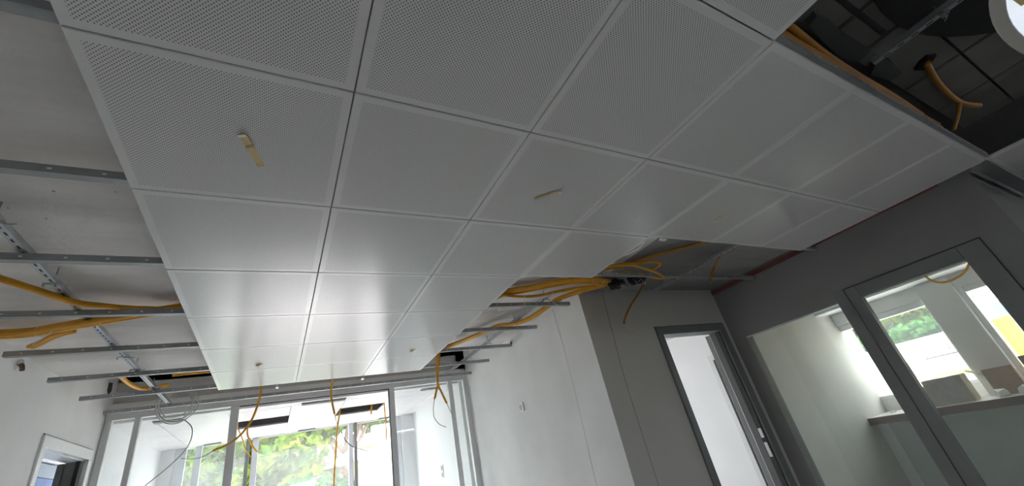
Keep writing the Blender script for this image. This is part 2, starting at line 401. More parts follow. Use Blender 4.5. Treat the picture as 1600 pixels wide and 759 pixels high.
# room behind the left doorway
wall('wall_office', [(-3.6, -3.48, 1.8, 7.2, ZF, 2.98), (-3.48, -1.05, 1.8, 1.92, ZF, 2.735), (-3.48, -1.85, 7.0, 7.15, ZF, 2.98), (-1.85, -1.03, 7.0, 7.15, 2.55, 2.98), (-1.85, -1.03, 7.0, 7.15, ZF, 0.5)], 'white_wall', 'white walls of the room behind the left doorway')
struct(bx('ceiling_office', (-3.48, -1.05, 3.42, 6.98, 2.62, 2.70), 'white_wall'), 'white ceiling behind the left doorway')

# hairline cracks in the plasterboard walls
part('seam', MB().tube([(XW-0.0005, 2.135, 2.72), (XW-0.0005, 2.12, 2.36), (XW-0.0005, 2.13, 1.8), (XW-0.0005, 2.16, 1.24), (XW-0.0005, 2.17, ZF+0.01)], 0.0016, 5), 'wire', ww)
part('seam', MB().tube([(3.0, YG-0.0005, 2.70), (2.97, YG-0.0005, 2.3), (2.945, YG-0.0005, 1.95), (2.94, YG-0.0005, 1.2), (2.94, YG-0.0005, ZF+0.01)], 0.0016, 5), 'wire_dark', gw)
struct(bx('trim_1', (XR-0.012, XR-0.001, -0.3, YG-0.002, 2.672, 2.712), 'red'), 'dark red sealing strip along the top of the right wall')
for k, (b) in enumerate([(XR-0.001, XR+0.0, 0.7, 1.57, 2.15, 2.158)]): pass

# ------------------------------------------------------------------ suspended ceiling tiles (parts of the ceiling)
tw, td, th = TX-0.0032, TY-0.0042, 0.022
tm = MB().box(-tw/2, tw/2, -td/2, td/2, 0, th).mesh('ceiling_tile', 0.0022); tm.materials.append(MT['tile'])
bands = {-3: range(0,3), -2: list(range(0,3))+[7,8], -1: range(0,7), 0: range(0,7), 1: range(0,4), 2: range(0,3), 3: range(0,3), 4: range(0,3), 5: range(0,3)}
for i, cols in bands.items():
    for j in cols:
        link('ceiling_tile', tm, None, ceiling, ((j+0.5)*TX, (i+0.5)*TY, H + random.uniform(-0.0007, 0.0007)))

# front room ceiling: same grid, two tiles left open
cf = empty('ceiling_front', (0.9, 5.8, H)); struct(cf, 'white tiled ceiling beyond the glass partition with two open squares')
fm = MB().box(-TX/2+0.002, TX/2-0.002, -TY/2+0.002, TY/2-0.002, 0, 0.02).mesh('front_tile', 0.002); fm.materials.append(MT['tile_far'])
for i in range(8, 12):
    for j in range(-1, 4):
        if i == 9 and j in (0, 2): continue
        link('ceiling_tile', fm, None, cf, ((j+0.5)*TX-0.9, (i+0.5)*TY-5.8-0.0, 0.0))
bx('ceiling_border', (-0.91-0.9, -0.612-0.9, 4.58-5.8, 6.95-5.8, 0, 0.02), 'tile_far', cf)
bx('ceiling_border', (2.442-0.9, 2.64-0.9, 4.58-5.8, 6.95-5.8, 0, 0.02), 'tile_far', cf)
bx('ceiling_border', (-0.612-0.9, 2.442-0.9, 4.58-5.8, 8*TY-0.002-5.8, 0, 0.02), 'tile_far', cf)

# ------------------------------------------------------------------ carrier rails along X and runners along Y
def rail(i, x0, x1, label):
    y = i*TY
    r = empty('carrier_rail', (x0, y, 2.622)); L = x1-x0
    tag(r, label, 'rail', 'carrier rails of the ceiling grid')
    c = MB()                                             # open C section: bottom flange, web to the camera side, lips
    c.box(0, L, -0.015, 0.015, 0, 0.0015); c.box(0, L, -0.015, -0.0135, 0.0015, 0.030); c.box(0, L, 0.0135, 0.015, 0.0015, 0.030)
    c.box(0, L, -0.0135, -0.007, 0.0285, 0.030); c.box(0, L, 0.007, 0.0135, 0.0285, 0.030)
    part('profile', c, 'galv_dark', r)
    p = MB(); x = 0.07
    while x < L-0.03:
        p.box(x-0.005, x+0.005, -0.0158, -0.0150, 0.012, 0.018); x += 0.125
    tag(part('punch_marks', p, 'rivet', r), kind='stuff')
    return r
words = {-1: 'bordering the dark ceiling opening', 0: 'cutting the top corner of the exposed slab', 1: 'second from the top of the exposed slab',
         2: 'third from the top, above the swooping single conduit', 3: 'on which the thick orange bundle rests', 4: 'just beyond the cut cable stub',
         5: 'ending beside the cable hole in the plaster', 6: 'hanging in front of the concrete beam', 7: 'running close along the head of the glass partition'}
ext = {-1: (1.20, 4.30), 0: (-0.885, 2.3), 1: (-0.885, 4.56), 2: (-0.885, 4.56), 3: (-0.885, 2.655), 4: (-0.885, 2.665), 5: (-0.885, 2.675), 6: (-0.885, 2.68), 7: (-0.885, 2.69)}
for i in range(-1, 8):
    rail(i, ext[i][0], ext[i][1], 'grey punched steel carrier rail ' + words[i])
# dark rail stub at the far tile
o = bx('carrier_rail', (4.30, 6.2, -0.585, -0.50, 2.64, 2.70), 'galv_dark', bevel=0.002); tag(o, 'dark wide rail running beside the last tile above the return wall', 'rail')

def runner(x, y0, y1, label, clips, zb=2.654):
    r = empty('runner_channel', (x, y0, zb)); L = y1-y0
    tag(r, label, 'rail', 'runner channels above the rails')
    c = MB()
    c.box(-0.014, 0.014, 0, L, 0, 0.0015); c.box(-0.014, -0.0125, 0, L, 0.0015, 0.026); c.box(0.0125, 0.014, 0, L, 0.0015, 0.026)
    part('channel', c, 'galv', r)
    s = MB(); y = 0.04
    while y < L-0.04:
        s.box(-0.0035, 0.0035, y-0.012, y+0.012, -0.0008, -0.0001); y += 0.05
    tag(part('slots', s, 'seal', r), kind='stuff')
    for cy in clips:
        k = MB()
        k.box(-0.03, 0.03, cy-y0-0.008, cy-y0+0.008, -0.0035, -0.001); k.box(-0.03, -0.027, cy-y0-0.008, cy-y0+0.008, -0.018, -0.0035)
        k.tube([(0.0, cy-y0-0.02, -0.006), (0.03, cy-y0+0.0, -0.010), (0.055, cy-y0+0.008, -0.004)], 0.0022, 5)
        k.tube([(0.0, cy-y0, 0.026), (0.0, cy-y0, 0.05), (0.0, cy-y0, 2.734-zb)], 0.003, 5)
        part('hanger_clip', k, 'galv_dark', r)
    return r
runner(-0.435, -2.5, 4.26, 'bright slotted steel runner crossing over the rails beside the white-framed doorway', [0.95, 1.47, 2.62, 2.93, 3.5])
runner(2.36, 1.66, 4.30, 'slotted steel runner under the cables along the white wall', [1.72, 2.28, 2.9, 3.45])
runner(3.525, 0.68, 1.62, 'dull steel runner end above the grey door', [1.45])
runner(2.67, -1.6, -0.66, 'dark steel runner deep in the ceiling opening beside the black void sheet', [-0.9], 2.76)

# plaster tabs at the ends of two joints
for (tx_, lab) in ((0.455, 'small white tab under the tile edge beside the left hanging conduit'), (1.225, 'small white tab at the end of the tile joint above the open doorway')):
    t = MB().box(tx_-0.006, tx_+0.006, 3.59, 3.62, 2.585, 2.62).box(tx_-0.012, tx_+0.012, 3.60, 3.66, 2.575, 2.585)
    tag(part('joint_tab', t, 'white'), lab, 'tab')

# ------------------------------------------------------------------ glass partition (Y = 4.5)
gp = empty('wall_partition', (0.9, YP, ZF)); struct(gp, 'grey framed glass partition between the two rooms')
def fr(name, x0, x1, z0, z1, mat='alu', y0=4.44, y1=4.50, bev=0.003):
    return part(name, MB().box(x0-0.9, x1-0.9, y0-YP, y1-YP, z0-ZF, z1-ZF), mat, gp, bev)
fr('header', XL+0.002, XW-0.002, 2.61, 2.69)
fr('jamb', XL+0.002, -0.875, ZF+0.001, 2.61); fr('jamb', 2.66, XW-0.002, ZF+0.001, 2.61)
for a, b in ((-0.715, -0.67), (0.045, 0.118), (1.672, 1.733), (2.44, 2.50)): fr('mullion', a, b, ZF+0.001, 2.61)
for a, b in ((-0.875, -0.715), (-0.67, 0.045), (1.733, 2.44), (2.50, 2.66)):
    fr('pane', a, b, ZF+0.03, 2.61, 'glass', 4.468, 4.474, 0)
    fr('bottom_rail', a, b, ZF+0.001, ZF+0.06)
fr('track', 0.118, 1.672, 2.598, 2.609, 'seal', 4.455, 4.485, 0)
fr('seal_strip', 1.664, 1.671, ZF+0.01, 2.598, 'seal', 4.45, 4.49, 0)

# ------------------------------------------------------------------ facade window (Y = 7.05)
fw = empty('window_1', (0.85, 7.05, ZF)); struct(fw, 'tall street-side window wall looking onto trees')
def ff(name, x0, x1, z0, z1, mat='alu_light', y0=7.0, y1=7.06, bev=0.003):
    return part(name, MB().box(x0-0.85, x1-0.85, y0-7.05, y1-7.05, z0-ZF, z1-ZF), mat, fw, bev)
ff('frame_post', -0.759, -0.63, ZF+0.001, 2.599); ff('frame_post', 2.34, 2.419, ZF+0.001, 2.599)
ff('mullion', -0.53, -0.45, ZF+0.001, 2.60)
ff('stile', 0.09, 0.14, ZF+0.001, 2.60, 'alu_dark', 7.0, 7.05); ff('stile', 0.17, 0.25, ZF+0.001, 2.60, 'alu_light', 7.02, 7.09)
ff('stile', 1.55, 1.62, ZF+0.001, 2.60, 'alu_light', 7.02, 7.09); ff('stile', 1.635, 1.68, ZF+0.001, 2.60, 'alu_dark', 7.0, 7.05)
for a, b in ((-0.63, -0.53), (-0.45, 0.09), (0.25, 1.55), (1.68, 2.34)): ff('pane', a, b, ZF+0.02, 2.60, 'glass_clear', 7.03, 7.036, 0)

# ------------------------------------------------------------------ door frame and leaf of the left doorway
d1 = empty('door_1', (XL, 3.8, ZF)); struct(d1, 'white framed doorway in the rough plaster wall with an open grey leaf')
def dl(name, b, mat, bev=0.002): return part(name, MB().box(b[0]-XL, b[1]-XL, b[2]-3.8, b[3]-3.8, b[4]-ZF, b[5]-ZF), mat, d1, bev)
dl('head_casing', (XL-0.02, XL+0.014, 3.30, 4.33, 2.272, 2.35), 'white')
dl('jamb_casing', (XL-0.02, XL+0.014, 3.30, 3.365, ZF+0.001, 2.271), 'white')
dl('jamb_casing', (XL-0.02, XL+0.014, 4.255, 4.33, ZF+0.001, 2.271), 'white')
dl('shadow_joint', (XL+0.0005, XL+0.004, 3.30, 4.33, 2.351, 2.358), 'seal', 0)
dl('jamb_lining', (XL-0.121, XL-0.021, 4.225, 4.27, ZF+0.001, 2.265), 'alu_mid')
dl('jamb_lining', (XL-0.121, XL-0.021, 3.34, 3.37, ZF+0.001, 2.265), 'alu_mid')
dl('head_lining', (XL-0.121, XL-0.021, 3.34, 4.27, 2.266, 2.29), 'white')
dl('seal_strip', (XL-0.05, XL-0.022, 4.20, 4.224, ZF+0.001, 2.265), 'seal', 0)
dl('leaf', (XL-0.16, XL-0.122, 4.20, 4.98, ZF+0.01, 2.262), 'alu_mid')
bs = empty('blue_wall_panel', (-1.9, 5.6, ZF)); tag(bs, 'slate blue panel standing in for the wall behind the white-framed left doorway', 'screen')  # panel put in for the blue side wall of that room
part('lower_panel', MB().box(-0.03, 0.0, -1.3, 1.3, 0.0, 2.27), 'blue', bs, 0.004)
part('upper_panel', MB().box(-0.025, -0.002, -1.3, 1.3, 2.275, 2.42), 'blue_light', bs, 0.004)

w8 = empty('fill_window_office', (-1.44, 7.05, 0.5)); struct(w8, 'added tall window lighting the room behind the left doorway')  # window added to light the room behind the left doorway
for b in ((-0.405, 0.405, 0, 0.05, 0.001, 0.05), (-0.405, 0.405, 0, 0.05, 2.0, 2.049), (-0.405, -0.36, 0, 0.05, 0.051, 1.999), (0.36, 0.405, 0, 0.05, 0.051, 1.999)):
    part('frame_bar', MB().box(*b), 'white', w8)
part('pane', MB().box(-0.36, 0.36, 0.02, 0.026, 0.051, 1.999), 'glass_clear', w8)

# ------------------------------------------------------------------ grey door (wall_shaded)
d2 = empty('door_2', (4.0, YG, ZF)); struct(d2, 'dark grey steel door frame with the leaf swung open into a white room')
def dg(name, b, mat, bev=0.002): return part(name, MB().box(b[0]-4.0, b[1]-4.0, b[2]-YG, b[3]-YG, b[4]-ZF, b[5]-ZF), mat, d2, bev)
dg('frame_head', (3.50, 4.525, YG-0.02, YG+0.125, 2.276, 2.35), 'alu_dark')
dg('frame_jamb', (3.50, 3.572, YG-0.02, YG+0.125, ZF+0.001, 2.275), 'alu_dark')
dg('frame_jamb', (4.43, 4.525, YG-0.02, YG+0.125, ZF+0.001, 2.275), 'alu_dark')
dg('shadow_joint', (3.495, 4.53, YG-0.006, YG-0.001, 2.351, 2.358), 'seal', 0)
dg('seal_strip', (4.418, 4.429, YG+0.0, YG+0.05, ZF+0.001, 2.27), 'seal', 0)
# leaf swung open about the right jamb, at 80 degrees into the far room
lf = MB().box(-0.84, 0.0, -0.045, 0.0, 0.02, 2.085)
leaf = part('leaf', lf, 'leaf_grey', d2, 0.002, loc=(4.425-4.0, 0.125, 0), rot=(0, 0, math.radians(-145.2)))
for zz in (1.02, 1.12, 1.20):
    part('lock_plate', MB().box(-0.845, -0.8405, -0.034, -0.012, zz, zz+0.05), 'white', leaf)
dg('strike_plate', (4.412, 4.418, YG+0.01, YG+0.04, 1.10, 1.22), 'white', 0)
dg('strike_plate', (4.412, 4.418, YG+0.01, YG+0.04, 1.26, 1.34), 'white', 0)
# window in the store-room side wall
w3 = empty('window_2', (5.2, 2.2, 0.7)); struct(w3, 'narrow white window frame on the wall behind the grey door')
def ws(name, b, mat, bev=0.002): return part(name, MB().box(b[0]-5.2, b[1]-5.2, b[2]-2.2, b[3]-2.2, b[4]-0.7, b[5]-0.7), mat, w3, bev)
ws('frame_side', (5.56, 5.599, 2.72, 2.785, 0.5, 2.215), 'alu'); ws('frame_side', (5.56, 5.599, 2.0, 2.05, 0.5, 2.215), 'alu')
ws('frame_head', (5.56, 5.599, 2.05, 2.72, 2.15, 2.215), 'alu'); ws('seal_strip', (5.565, 5.58, 2.695, 2.719, 0.5, 2.15), 'seal', 0)
ws('panel', (5.58, 5.599, 2.05, 2.695, 0.5, 2.15), 'white', 0)
# unseen window added to light the store room
w4 = empty('fill_window_store', (4.0, 4.68, 0.7)); struct(w4, 'added unseen window lighting the small white room behind the grey door')
for b in ((-0.5, 0.5, 0, 0.05, 0, 0.06), (-0.5, 0.5, 0, 0.05, 1.74, 1.8), (-0.5, -0.44, 0, 0.05, 0.06, 1.74), (0.44, 0.5, 0, 0.05, 0.06, 1.74)):
    part('frame_bar', MB().box(*b), 'white', w4)
part('pane', MB().box(-0.44, 0.44, 0.02, 0.026, 0.06, 1.74), 'glass_clear', w4)

# unseen window added as fill light for near tiles and grey wall
w7 = empty('fill_window_rear', (1.5, -4.66, 1.0)); struct(w7, 'added unseen window giving fill light from behind the camera')
for b in ((-0.5, 0.5, -0.03, 0.03, 0, 0.05), (-0.5, 0.5, -0.03, 0.03, 1.25, 1.3), (-0.5, -0.45, -0.03, 0.03, 0.05, 1.25), (0.45, 0.5, -0.03, 0.03, 0.05, 1.25)):
    part('frame_bar', MB().box(*b), 'white', w7)
part('pane', MB().box(-0.45, 0.45, -0.004, 0.004, 0.05, 1.25), 'glass_clear', w7)

# ------------------------------------------------------------------ glazed door and fixed pane in wall_right
d3 = empty('door_3', (XR, 0.2, ZF)); struct(d3, 'grey framed glass door looking into the room with cartons')
def dr(name, b, mat, bev=0.003): return part(name, MB().box(b[0]-XR, b[1]-XR, b[2]-0.2, b[3]-0.2, b[4]-ZF, b[5]-ZF), mat, d3, bev)
x0, x1 = XR-0.012, XR+0.05
dr('fixed_post', (x0, XR+0.11, 0.597, 0.684, ZF+0.001, 2.243), 'alu_mid')
dr('stile', (x0, x1, 0.508, 0.591, ZF+0.01, 2.236), 'alu_mid'); dr('stile', (x0, x1, -0.279, -0.152, ZF+0.01, 2.236), 'alu_mid')
dr('top_rail', (x0, x1, -0.152, 0.508, 2.142, 2.236), 'alu_mid'); dr('bottom_rail', (x0, x1, -0.152, 0.508, ZF+0.01, ZF+0.16), 'alu_mid')
dr('pane', (XR+0.01, XR+0.018, -0.152, 0.508, ZF+0.16, 2.142), 'glass_inner', 0)
dr('bead', (XR+0.018, XR+0.03, -0.152, 0.508, 2.130, 2.1415), 'alu_light', 0)
dr('shadow_joint', (XR-0.004, XR-0.0005, -0.285, 0.597, 2.2375, 2.244), 'seal', 0)
dr('shadow_joint', (XR-0.004, XR+0.03, 0.5915, 0.5965, ZF+0.01, 2.2375), 'seal', 0)
dr('shadow_joint', (XR-0.004, XR+0.03, -0.2845, -0.2795, ZF+0.01, 2.2375), 'seal', 0)
for zz in (1.98, 1.78, 0.6):
    part('hinge', MB().tube([(-0.018, 0.394, zz-ZF), (-0.018, 0.394, zz+0.10-ZF)], 0.009, 8, 1), 'alu_dark', d3)
w5 = empty('window_4', (XR, 1.13, ZF)); struct(w5, 'frameless fixed pane beside the glazed door')
part('pane', MB().box(0.05, 0.058, -0.443, 0.445, 0.002, 1.972), 'glass_inner', w5)
part('edge_strip', MB().box(0.0, 0.04, -0.443, 0.445, 1.966, 1.974), 'alu_light', w5)

# ------------------------------------------------------------------ window of the right room (X = 7)
w6 = empty('window_5', (7.0, 0.7, 1.13)); struct(w6, 'white framed window with garden view behind the glazed door')
def wr(name, b, mat, bev=0.003): return part(name, MB().box(b[0]-7.0, b[1]-7.0, b[2]-0.7, b[3]-0.7, b[4]-1.13, b[5]-1.13), mat, w6, bev)
wr('frame_head', (6.95, 7.05, 0.77, 1.715, 2.13, 2.199), 'white'); wr('frame_sill', (6.95, 7.05, 0.77, 1.715, 1.261, 1.30), 'white')
wr('mullion', (6.95, 7.05, 1.30, 1.345, 1.301, 2.129), 'white'); wr('frame_side', (6.95, 7.05, 0.77, 0.80, 1.301, 2.129), 'white')
wr('pane', (6.998, 7.004, 0.80, 1.30, 1.301, 2.129), 'glass_clear', 0); wr('pane', (6.998, 7.004, 1.345, 1.715, 1.301, 2.129), 'glass_clear', 0)
wr('pier', (6.86, 7.06, 0.47, 0.769, 1.131, 2.355), 'white_wall')
wr('frame_side', (6.93, 7.06, 0.42, 0.469, 1.261, 2.199), 'white')
wr('frame_head', (6.95, 7.05, -0.34, 0.42, 2.14, 2.199), 'white'); wr('pane', (6.998, 7.004, -0.34, 0.42, 1.261, 2.14), 'glass_clear', 0)
sill = empty('trim_2', (6.7, 0.7, 1.06)); struct(sill, 'deep pale window sill with a dark brown front edge')
part('slab', MB().box(-0.32, 0.24, -1.03, 1.015, 0.001, 0.07), 'sill', sill, 0.003)
part('front_edge', MB().box(-0.338, -0.321, -1.03, 1.015, 0.0, 0.072), 'brown', sill, 0.002)
struct(bx('trim_3', (6.505, 6.519, 0.35, 1.60, ZF+0.01, 1.05), 'greenish', bevel=0.002), 'greenish panel below the brown-edged window sill')
struct(bx('trim_4', (6.505, 6.519, -0.33, 0.34, ZF+0.01, 1.05), 'greenish', bevel=0.002), 'second greenish panel below the sill beyond the glazed door')

# ------------------------------------------------------------------ cartons on the sill
def carton(name, loc, size, rz, mat, label, side=None, flap=False, film=False):
    r = empty(name, loc); r.rotation_euler = (0, 0, rz); tag(r, label, 'box', 'cartons on the window sill')
    w, d, h = size; t = 0.006
    m = MB().box(-w/2, w/2, -d/2, d/2, 0, t).box(-w/2, -w/2+t, -d/2, d/2, t, h).box(w/2-t, w/2, -d/2, d/2, t, h).box(-w/2+t, w/2-t, -d/2, -d/2+t, t, h).box(-w/2+t, w/2-t, d/2-t, d/2, t, h)
    part('walls', m, mat, r)
    if not flap: part('top', MB().box(-w/2+0.001, w/2-0.001, -d/2+0.001, d/2-0.001, h+0.0005, h+t), mat, r)
    if film: part('window_film', MB().box(-w/2-0.003, -w/2-0.0005, -d/2+0.05, d/2-0.03, 0.03, h-0.025), 'film', r)
    if side: part('side_panel', MB().box(-w/2+0.002, w/2-0.002, -d/2-0.003, -d/2-0.0005, 0.002, h-0.002), side, r)
    if flap:
        part('flap', MB().add([(-w/2, d/2, h), (w/2, d/2, h), (w/2, d/2+0.12, h+0.07), (-w/2, d/2+0.12, h+0.07), (-w/2, d/2, h+0.005), (w/2, d/2, h+0.005), (w/2, d/2+0.12, h+0.075), (-w/2, d/2+0.12, h+0.075)],
             [(0,3,2,1),(4,5,6,7),(0,1,5,4),(1,2,6,5),(2,3,7,6),(3,0,4,7)]), mat, r)
        part('flap', MB().box(-w/2, -w/2+0.005, -d/2, d/2, h, h+0.05), mat, r)
    return r
carton('carton', (6.66, 0.97, 1.1315), (0.22, 0.32, 0.25), 0.06, 'card_grey', 'large grey carton with a cloudy film window on the sill', side='card_pale', film=True)
carton('carton', (6.70, 1.235, 1.1315), (0.2, 0.16, 0.20), 0.0, 'card_grey', 'grey carton with raised flap behind the large filmed carton', flap=True)
carton('carton', (6.76, 0.56, 1.1315), (0.16, 0.22, 0.20), 0.1, 'card', 'low brown carton beside the white window pier', flap=True)
carton('carton', (6.74, 0.18, 1.1315), (0.22, 0.34, 0.30), -0.05, 'card', 'tall brown carton at the far end of the sill')
for k, (x, y, rz, s, lab) in enumerate(((6.56, 0.60, 0.4, 0.07, 'white paper packet lying before the low brown carton'), (6.58, 0.44, -0.3, 0.06, 'small white packet between the two brown cartons'), (6.72, 1.58, 0.2, 0.05, 'flat grey label pad on the sill beside the end wall'))):
    p = empty('paper_packet', (x, y, 1.1315)); p.rotation_euler = (0, 0, rz); tag(p, lab, 'packet')
    h = 0.012 if k == 2 else 0.07
    part('body', MB().add([(-s, -s*.6, 0), (s, -s*.6, 0), (s*.9, s*.6, 0), (-s*.95, s*.6, 0), (-s*.8, -s*.4, h), (s*.85, -s*.5, h*.8), (s*.8, s*.5, h), (-s*.85, s*.4, h*.7)],
         [(0,3,2,1),(4,5,6,7),(0,1,5,4),(1,2,6,5),(2,3,7,6),(3,0,4,7)]), 'paper' if k < 2 else 'wire', p, 0.004)
    part('fold', MB().box(-s*.5, s*.5, -s*.62, -s*.55, 0.002, h*.7), 'tie' if k < 2 else 'wire_dark', p)

# ------------------------------------------------------------------ conduits and wires
def cable(name, pts, r, mat, label, cat='cable', group=None, wire=None, wr=0.003, wmat='wire', ties=(), twin=None, res=6):
    base = Vector(pts[0]); o = empty(name, base); tag(o, label, cat, group)
    rel = [Vector(p)-base for p in pts]
    part('conduit', MB().tube(rel, r, 9, res), mat, o, sm=True)
    if twin:
        for off in twin: part('conduit', MB().tube([p+Vector(off) for p in rel], r, 9, res), mat, o, sm=True)
    if wire: part('wire_end', MB().tube([Vector(p)-base for p in wire], wr, 6, 6), wmat, o, sm=True)
    for t in ties:
        P = smooth(rel, res); q = P[int(t*(len(P)-1))]; q2 = P[min(int(t*(len(P)-1))+1, len(P)-1)]; d = (q2-q).normalized()
        off = Vector((0,0,0))
        if twin: off = sum((Vector(v) for v in twin), Vector((0,0,0)))/(len(twin)+1)
        n = r*1.1 + (max(Vector(v).length for v in twin)/2 if twin else 0)
        a = d.cross(Vector((0,0,1))).normalized(); b = d.cross(a)
        ring = [q+off+(a*math.cos(k*math.pi/6)+b*math.sin(k*math.pi/6))*n for k in range(13)]
        part('cable_tie', MB().tube(ring, 0.0018, 4, 1), 'tie', o)
    return o
G1 = 'orange conduits above the left ceiling strip'
cable('conduit_run', [(-0.625, 1.402, 2.66), (-0.578, 1.428, 2.65), (-0.507, 1.504, 2.64), (-0.41, 1.643, 2.632), (-0.328, 1.715, 2.64), (-0.257, 1.816, 2.668), (-0.134, 1.86, 2.675), (0.003, 1.898, 2.675)], 0.011, 'conduit', 'single orange conduit swooping across the runner on the left slab', group=G1, twin=[(0.0, 0.012, 0.012)])
cable('conduit_bundle', [(-0.926, 2.182, 2.67), (-0.826, 2.159, 2.66), (-0.707, 2.117, 2.65), (-0.582, 2.024, 2.636), (-0.399, 1.926, 2.632), (-0.225, 1.872, 2.645), (-0.112, 1.898, 2.678), (0.009, 1.842, 2.68)], 0.0145, 'conduit', 'thick bundle of orange conduits stretched below the left runner', group=G1, twin=[(0.006, -0.027, 0.004), (0.0, 0.024, 0.010), (0.0, 0.0, 0.026)], ties=(0.38, 0.6))
cable('conduit_stub', [(-0.779, 2.342, 2.662), (-0.716, 2.263, 2.655), (-0.621, 2.128, 2.645), (-0.528, 2.043, 2.64)], 0.0115, 'conduit', 'short cut-off orange conduit ends beside the left plaster wall', group=G1, twin=[(0.01, 0.018, 0.0)])
cable('conduit_run', [(-0.682, 3.553, 2.8), (-0.684, 3.862, 2.8), (-0.648, 4.079, 2.8), (-0.557, 4.127, 2.8), (-0.443, 4.054, 2.8)], 0.018, 'conduit', 'orange conduit bending down from the hole in the left beam corner', group=G1)
cable('conduit_run', [(-0.36, 3.727, 2.8), (-0.245, 3.706, 2.8), (-0.081, 3.701, 2.8)], 0.014, 'conduit', 'orange conduit lying behind the rails against the beam', group=G1)
t = part('tie_tail', MB().tube([(-0.573,1.979,2.612),(-0.607,2.015,2.60),(-0.667,2.079,2.582)], 0.0022, 5), 'tie'); tag(t, 'long pale cable tie tail below the thick orange bundle', 'cable tie')
G2 = 'orange conduits above the white wall'
cable('conduit_bundle', [(1.906, 1.781, 2.69), (1.959, 1.656, 2.69), (2.145, 1.57, 2.69), (2.326, 1.471, 2.69), (2.502, 1.406, 2.69), (2.673, 1.413, 2.69), (2.85, 1.458, 2.69)], 0.0135, 'conduit', 'upper flat bundle of orange conduits curving out of the stepped tile edge', group=G2, twin=[(0, -0.027, 0.0), (0, 0.025, 0.003), (0.0, 0.048, -0.006)], ties=(0.78, 0.9))
cable('conduit_bundle', [(1.915, 1.636, 2.66), (2.07, 1.664, 2.655), (2.244, 1.654, 2.655), (2.417, 1.576, 2.66), (2.612, 1.521, 2.67), (2.835, 1.463, 2.68)], 0.011, 'conduit', 'sagging orange conduit pair below the upper flat bundle', group=G2, twin=[(0, 0.018, 0.008)], ties=(0.55,))
cable('conduit_bundle', [(1.70, 3.14, 2.674), (1.84, 3.08, 2.674), (1.98, 2.95, 2.674), (2.09, 2.75, 2.672), (2.19, 2.54, 2.672), (2.26, 2.40, 2.672), (2.34, 2.27, 2.634), (2.43, 2.13, 2.634), (2.48, 1.98, 2.65), (2.53, 1.80, 2.674), (2.60, 1.71, 2.682), (2.71, 1.6, 2.684), (2.85, 1.48, 2.684)], 0.0115, 'conduit', 'long orange conduit run following the white wall over the rail ends', group=G2, twin=[(0.022, 0.012, 0.0), (0.012, 0.008, 0.012), (-0.02, -0.012, 0.001)], ties=(0.5, 0.62, 0.8, 0.9))
cable('conduit_loop', [(2.524, 1.269, 2.68), (2.604, 1.135, 2.67), (2.752, 1.084, 2.66), (2.93, 1.099, 2.64), (3.109, 1.141, 2.62), (3.221, 1.199, 2.615), (3.145, 1.212, 2.62), (2.947, 1.19, 2.64), (2.815, 1.223, 2.67), (2.646, 1.295, 2.69)], 0.010, 'conduit', 'drooping orange conduit loop above the grey wall', group=G2)
cable('conduit_loop', [(2.54, 1.244, 2.69), (2.657, 1.149, 2.69), (2.875, 1.09, 2.69), (3.029, 1.048, 2.68), (3.08, 1.081, 2.67), (3.084, 1.15, 2.67)], 0.010, 'conduit', 'smaller orange conduit bend above the drooping loop', group=G2)
cable('conduit_run', [(2.604, 1.238, 2.7), (2.8, 1.115, 2.7), (2.92, 0.988, 2.7), (3.071, 0.861, 2.7), (3.219, 0.735, 2.7), (3.321, 0.635, 2.7)], 0.011, 'conduit_shaded', 'shade-darkened orange conduit climbing behind the tiles from the drooping loop', group=G2, twin=[(0.015, 0.018, 0.0)])
cable('conduit_run', [(3.606, 1.223, 2.69), (3.567, 1.015, 2.69), (3.557, 0.813, 2.69), (3.547, 0.628, 2.69)], 0.010, 'conduit_shaded', 'shade-darkened orange conduit beside the dull runner above the grey door', group=G2)
cable('conduit_end', [(3.637, 0.654, 2.700), (3.587, 0.725, 2.690), (3.594, 0.845, 2.680), (3.673, 1.000, 2.643), (3.598, 1.020, 2.572), (3.541, 1.030, 2.493)], 0.010, 'conduit_shaded', 'shade-darkened orange conduit end dangling above the right corner of the grey door', group=G2)
cable('conduit_end', [(3.186, 1.328, 2.700), (3.310, 1.500, 2.689), (3.201, 1.520, 2.591), (3.088, 1.540, 2.492), (3.005, 1.550, 2.405), (2.968, 1.550, 2.356)], 0.009, 'conduit_shaded', 'orange conduit tail hanging down the grey wall with a bare wire tip', group=G2, wire=[(2.968, 1.550, 2.356), (2.953, 1.550, 2.306), (2.998, 1.550, 2.276), (3.073, 1.550, 2.278)])
o = part('white_cable', MB().tube([(2.569, 0.726, 2.68), (2.58, 0.76, 2.66), (2.606, 0.838, 2.66), (2.618, 0.949, 2.68), (2.619, 1.026, 2.7)], 0.005, 7, 6), 'white', sm=True); tag(o, 'thin white cable looping below the stepped tile corner', 'cable')
o = part('tie_tail', MB().tube([(2.10,1.62,2.645),(2.11,1.66,2.60),(2.105,1.665,2.545)], 0.0022, 5), 'tie'); tag(o, 'straight white cable tie tail hanging from the sagging pair', 'cable tie')
o = part('tie_tail', MB().tube([(2.339,1.655,2.645),(2.415,1.706,2.625),(2.482,1.733,2.60)], 0.0022, 5), 'tie'); tag(o, 'slanting white cable tie tail across the rail end', 'cable tie')
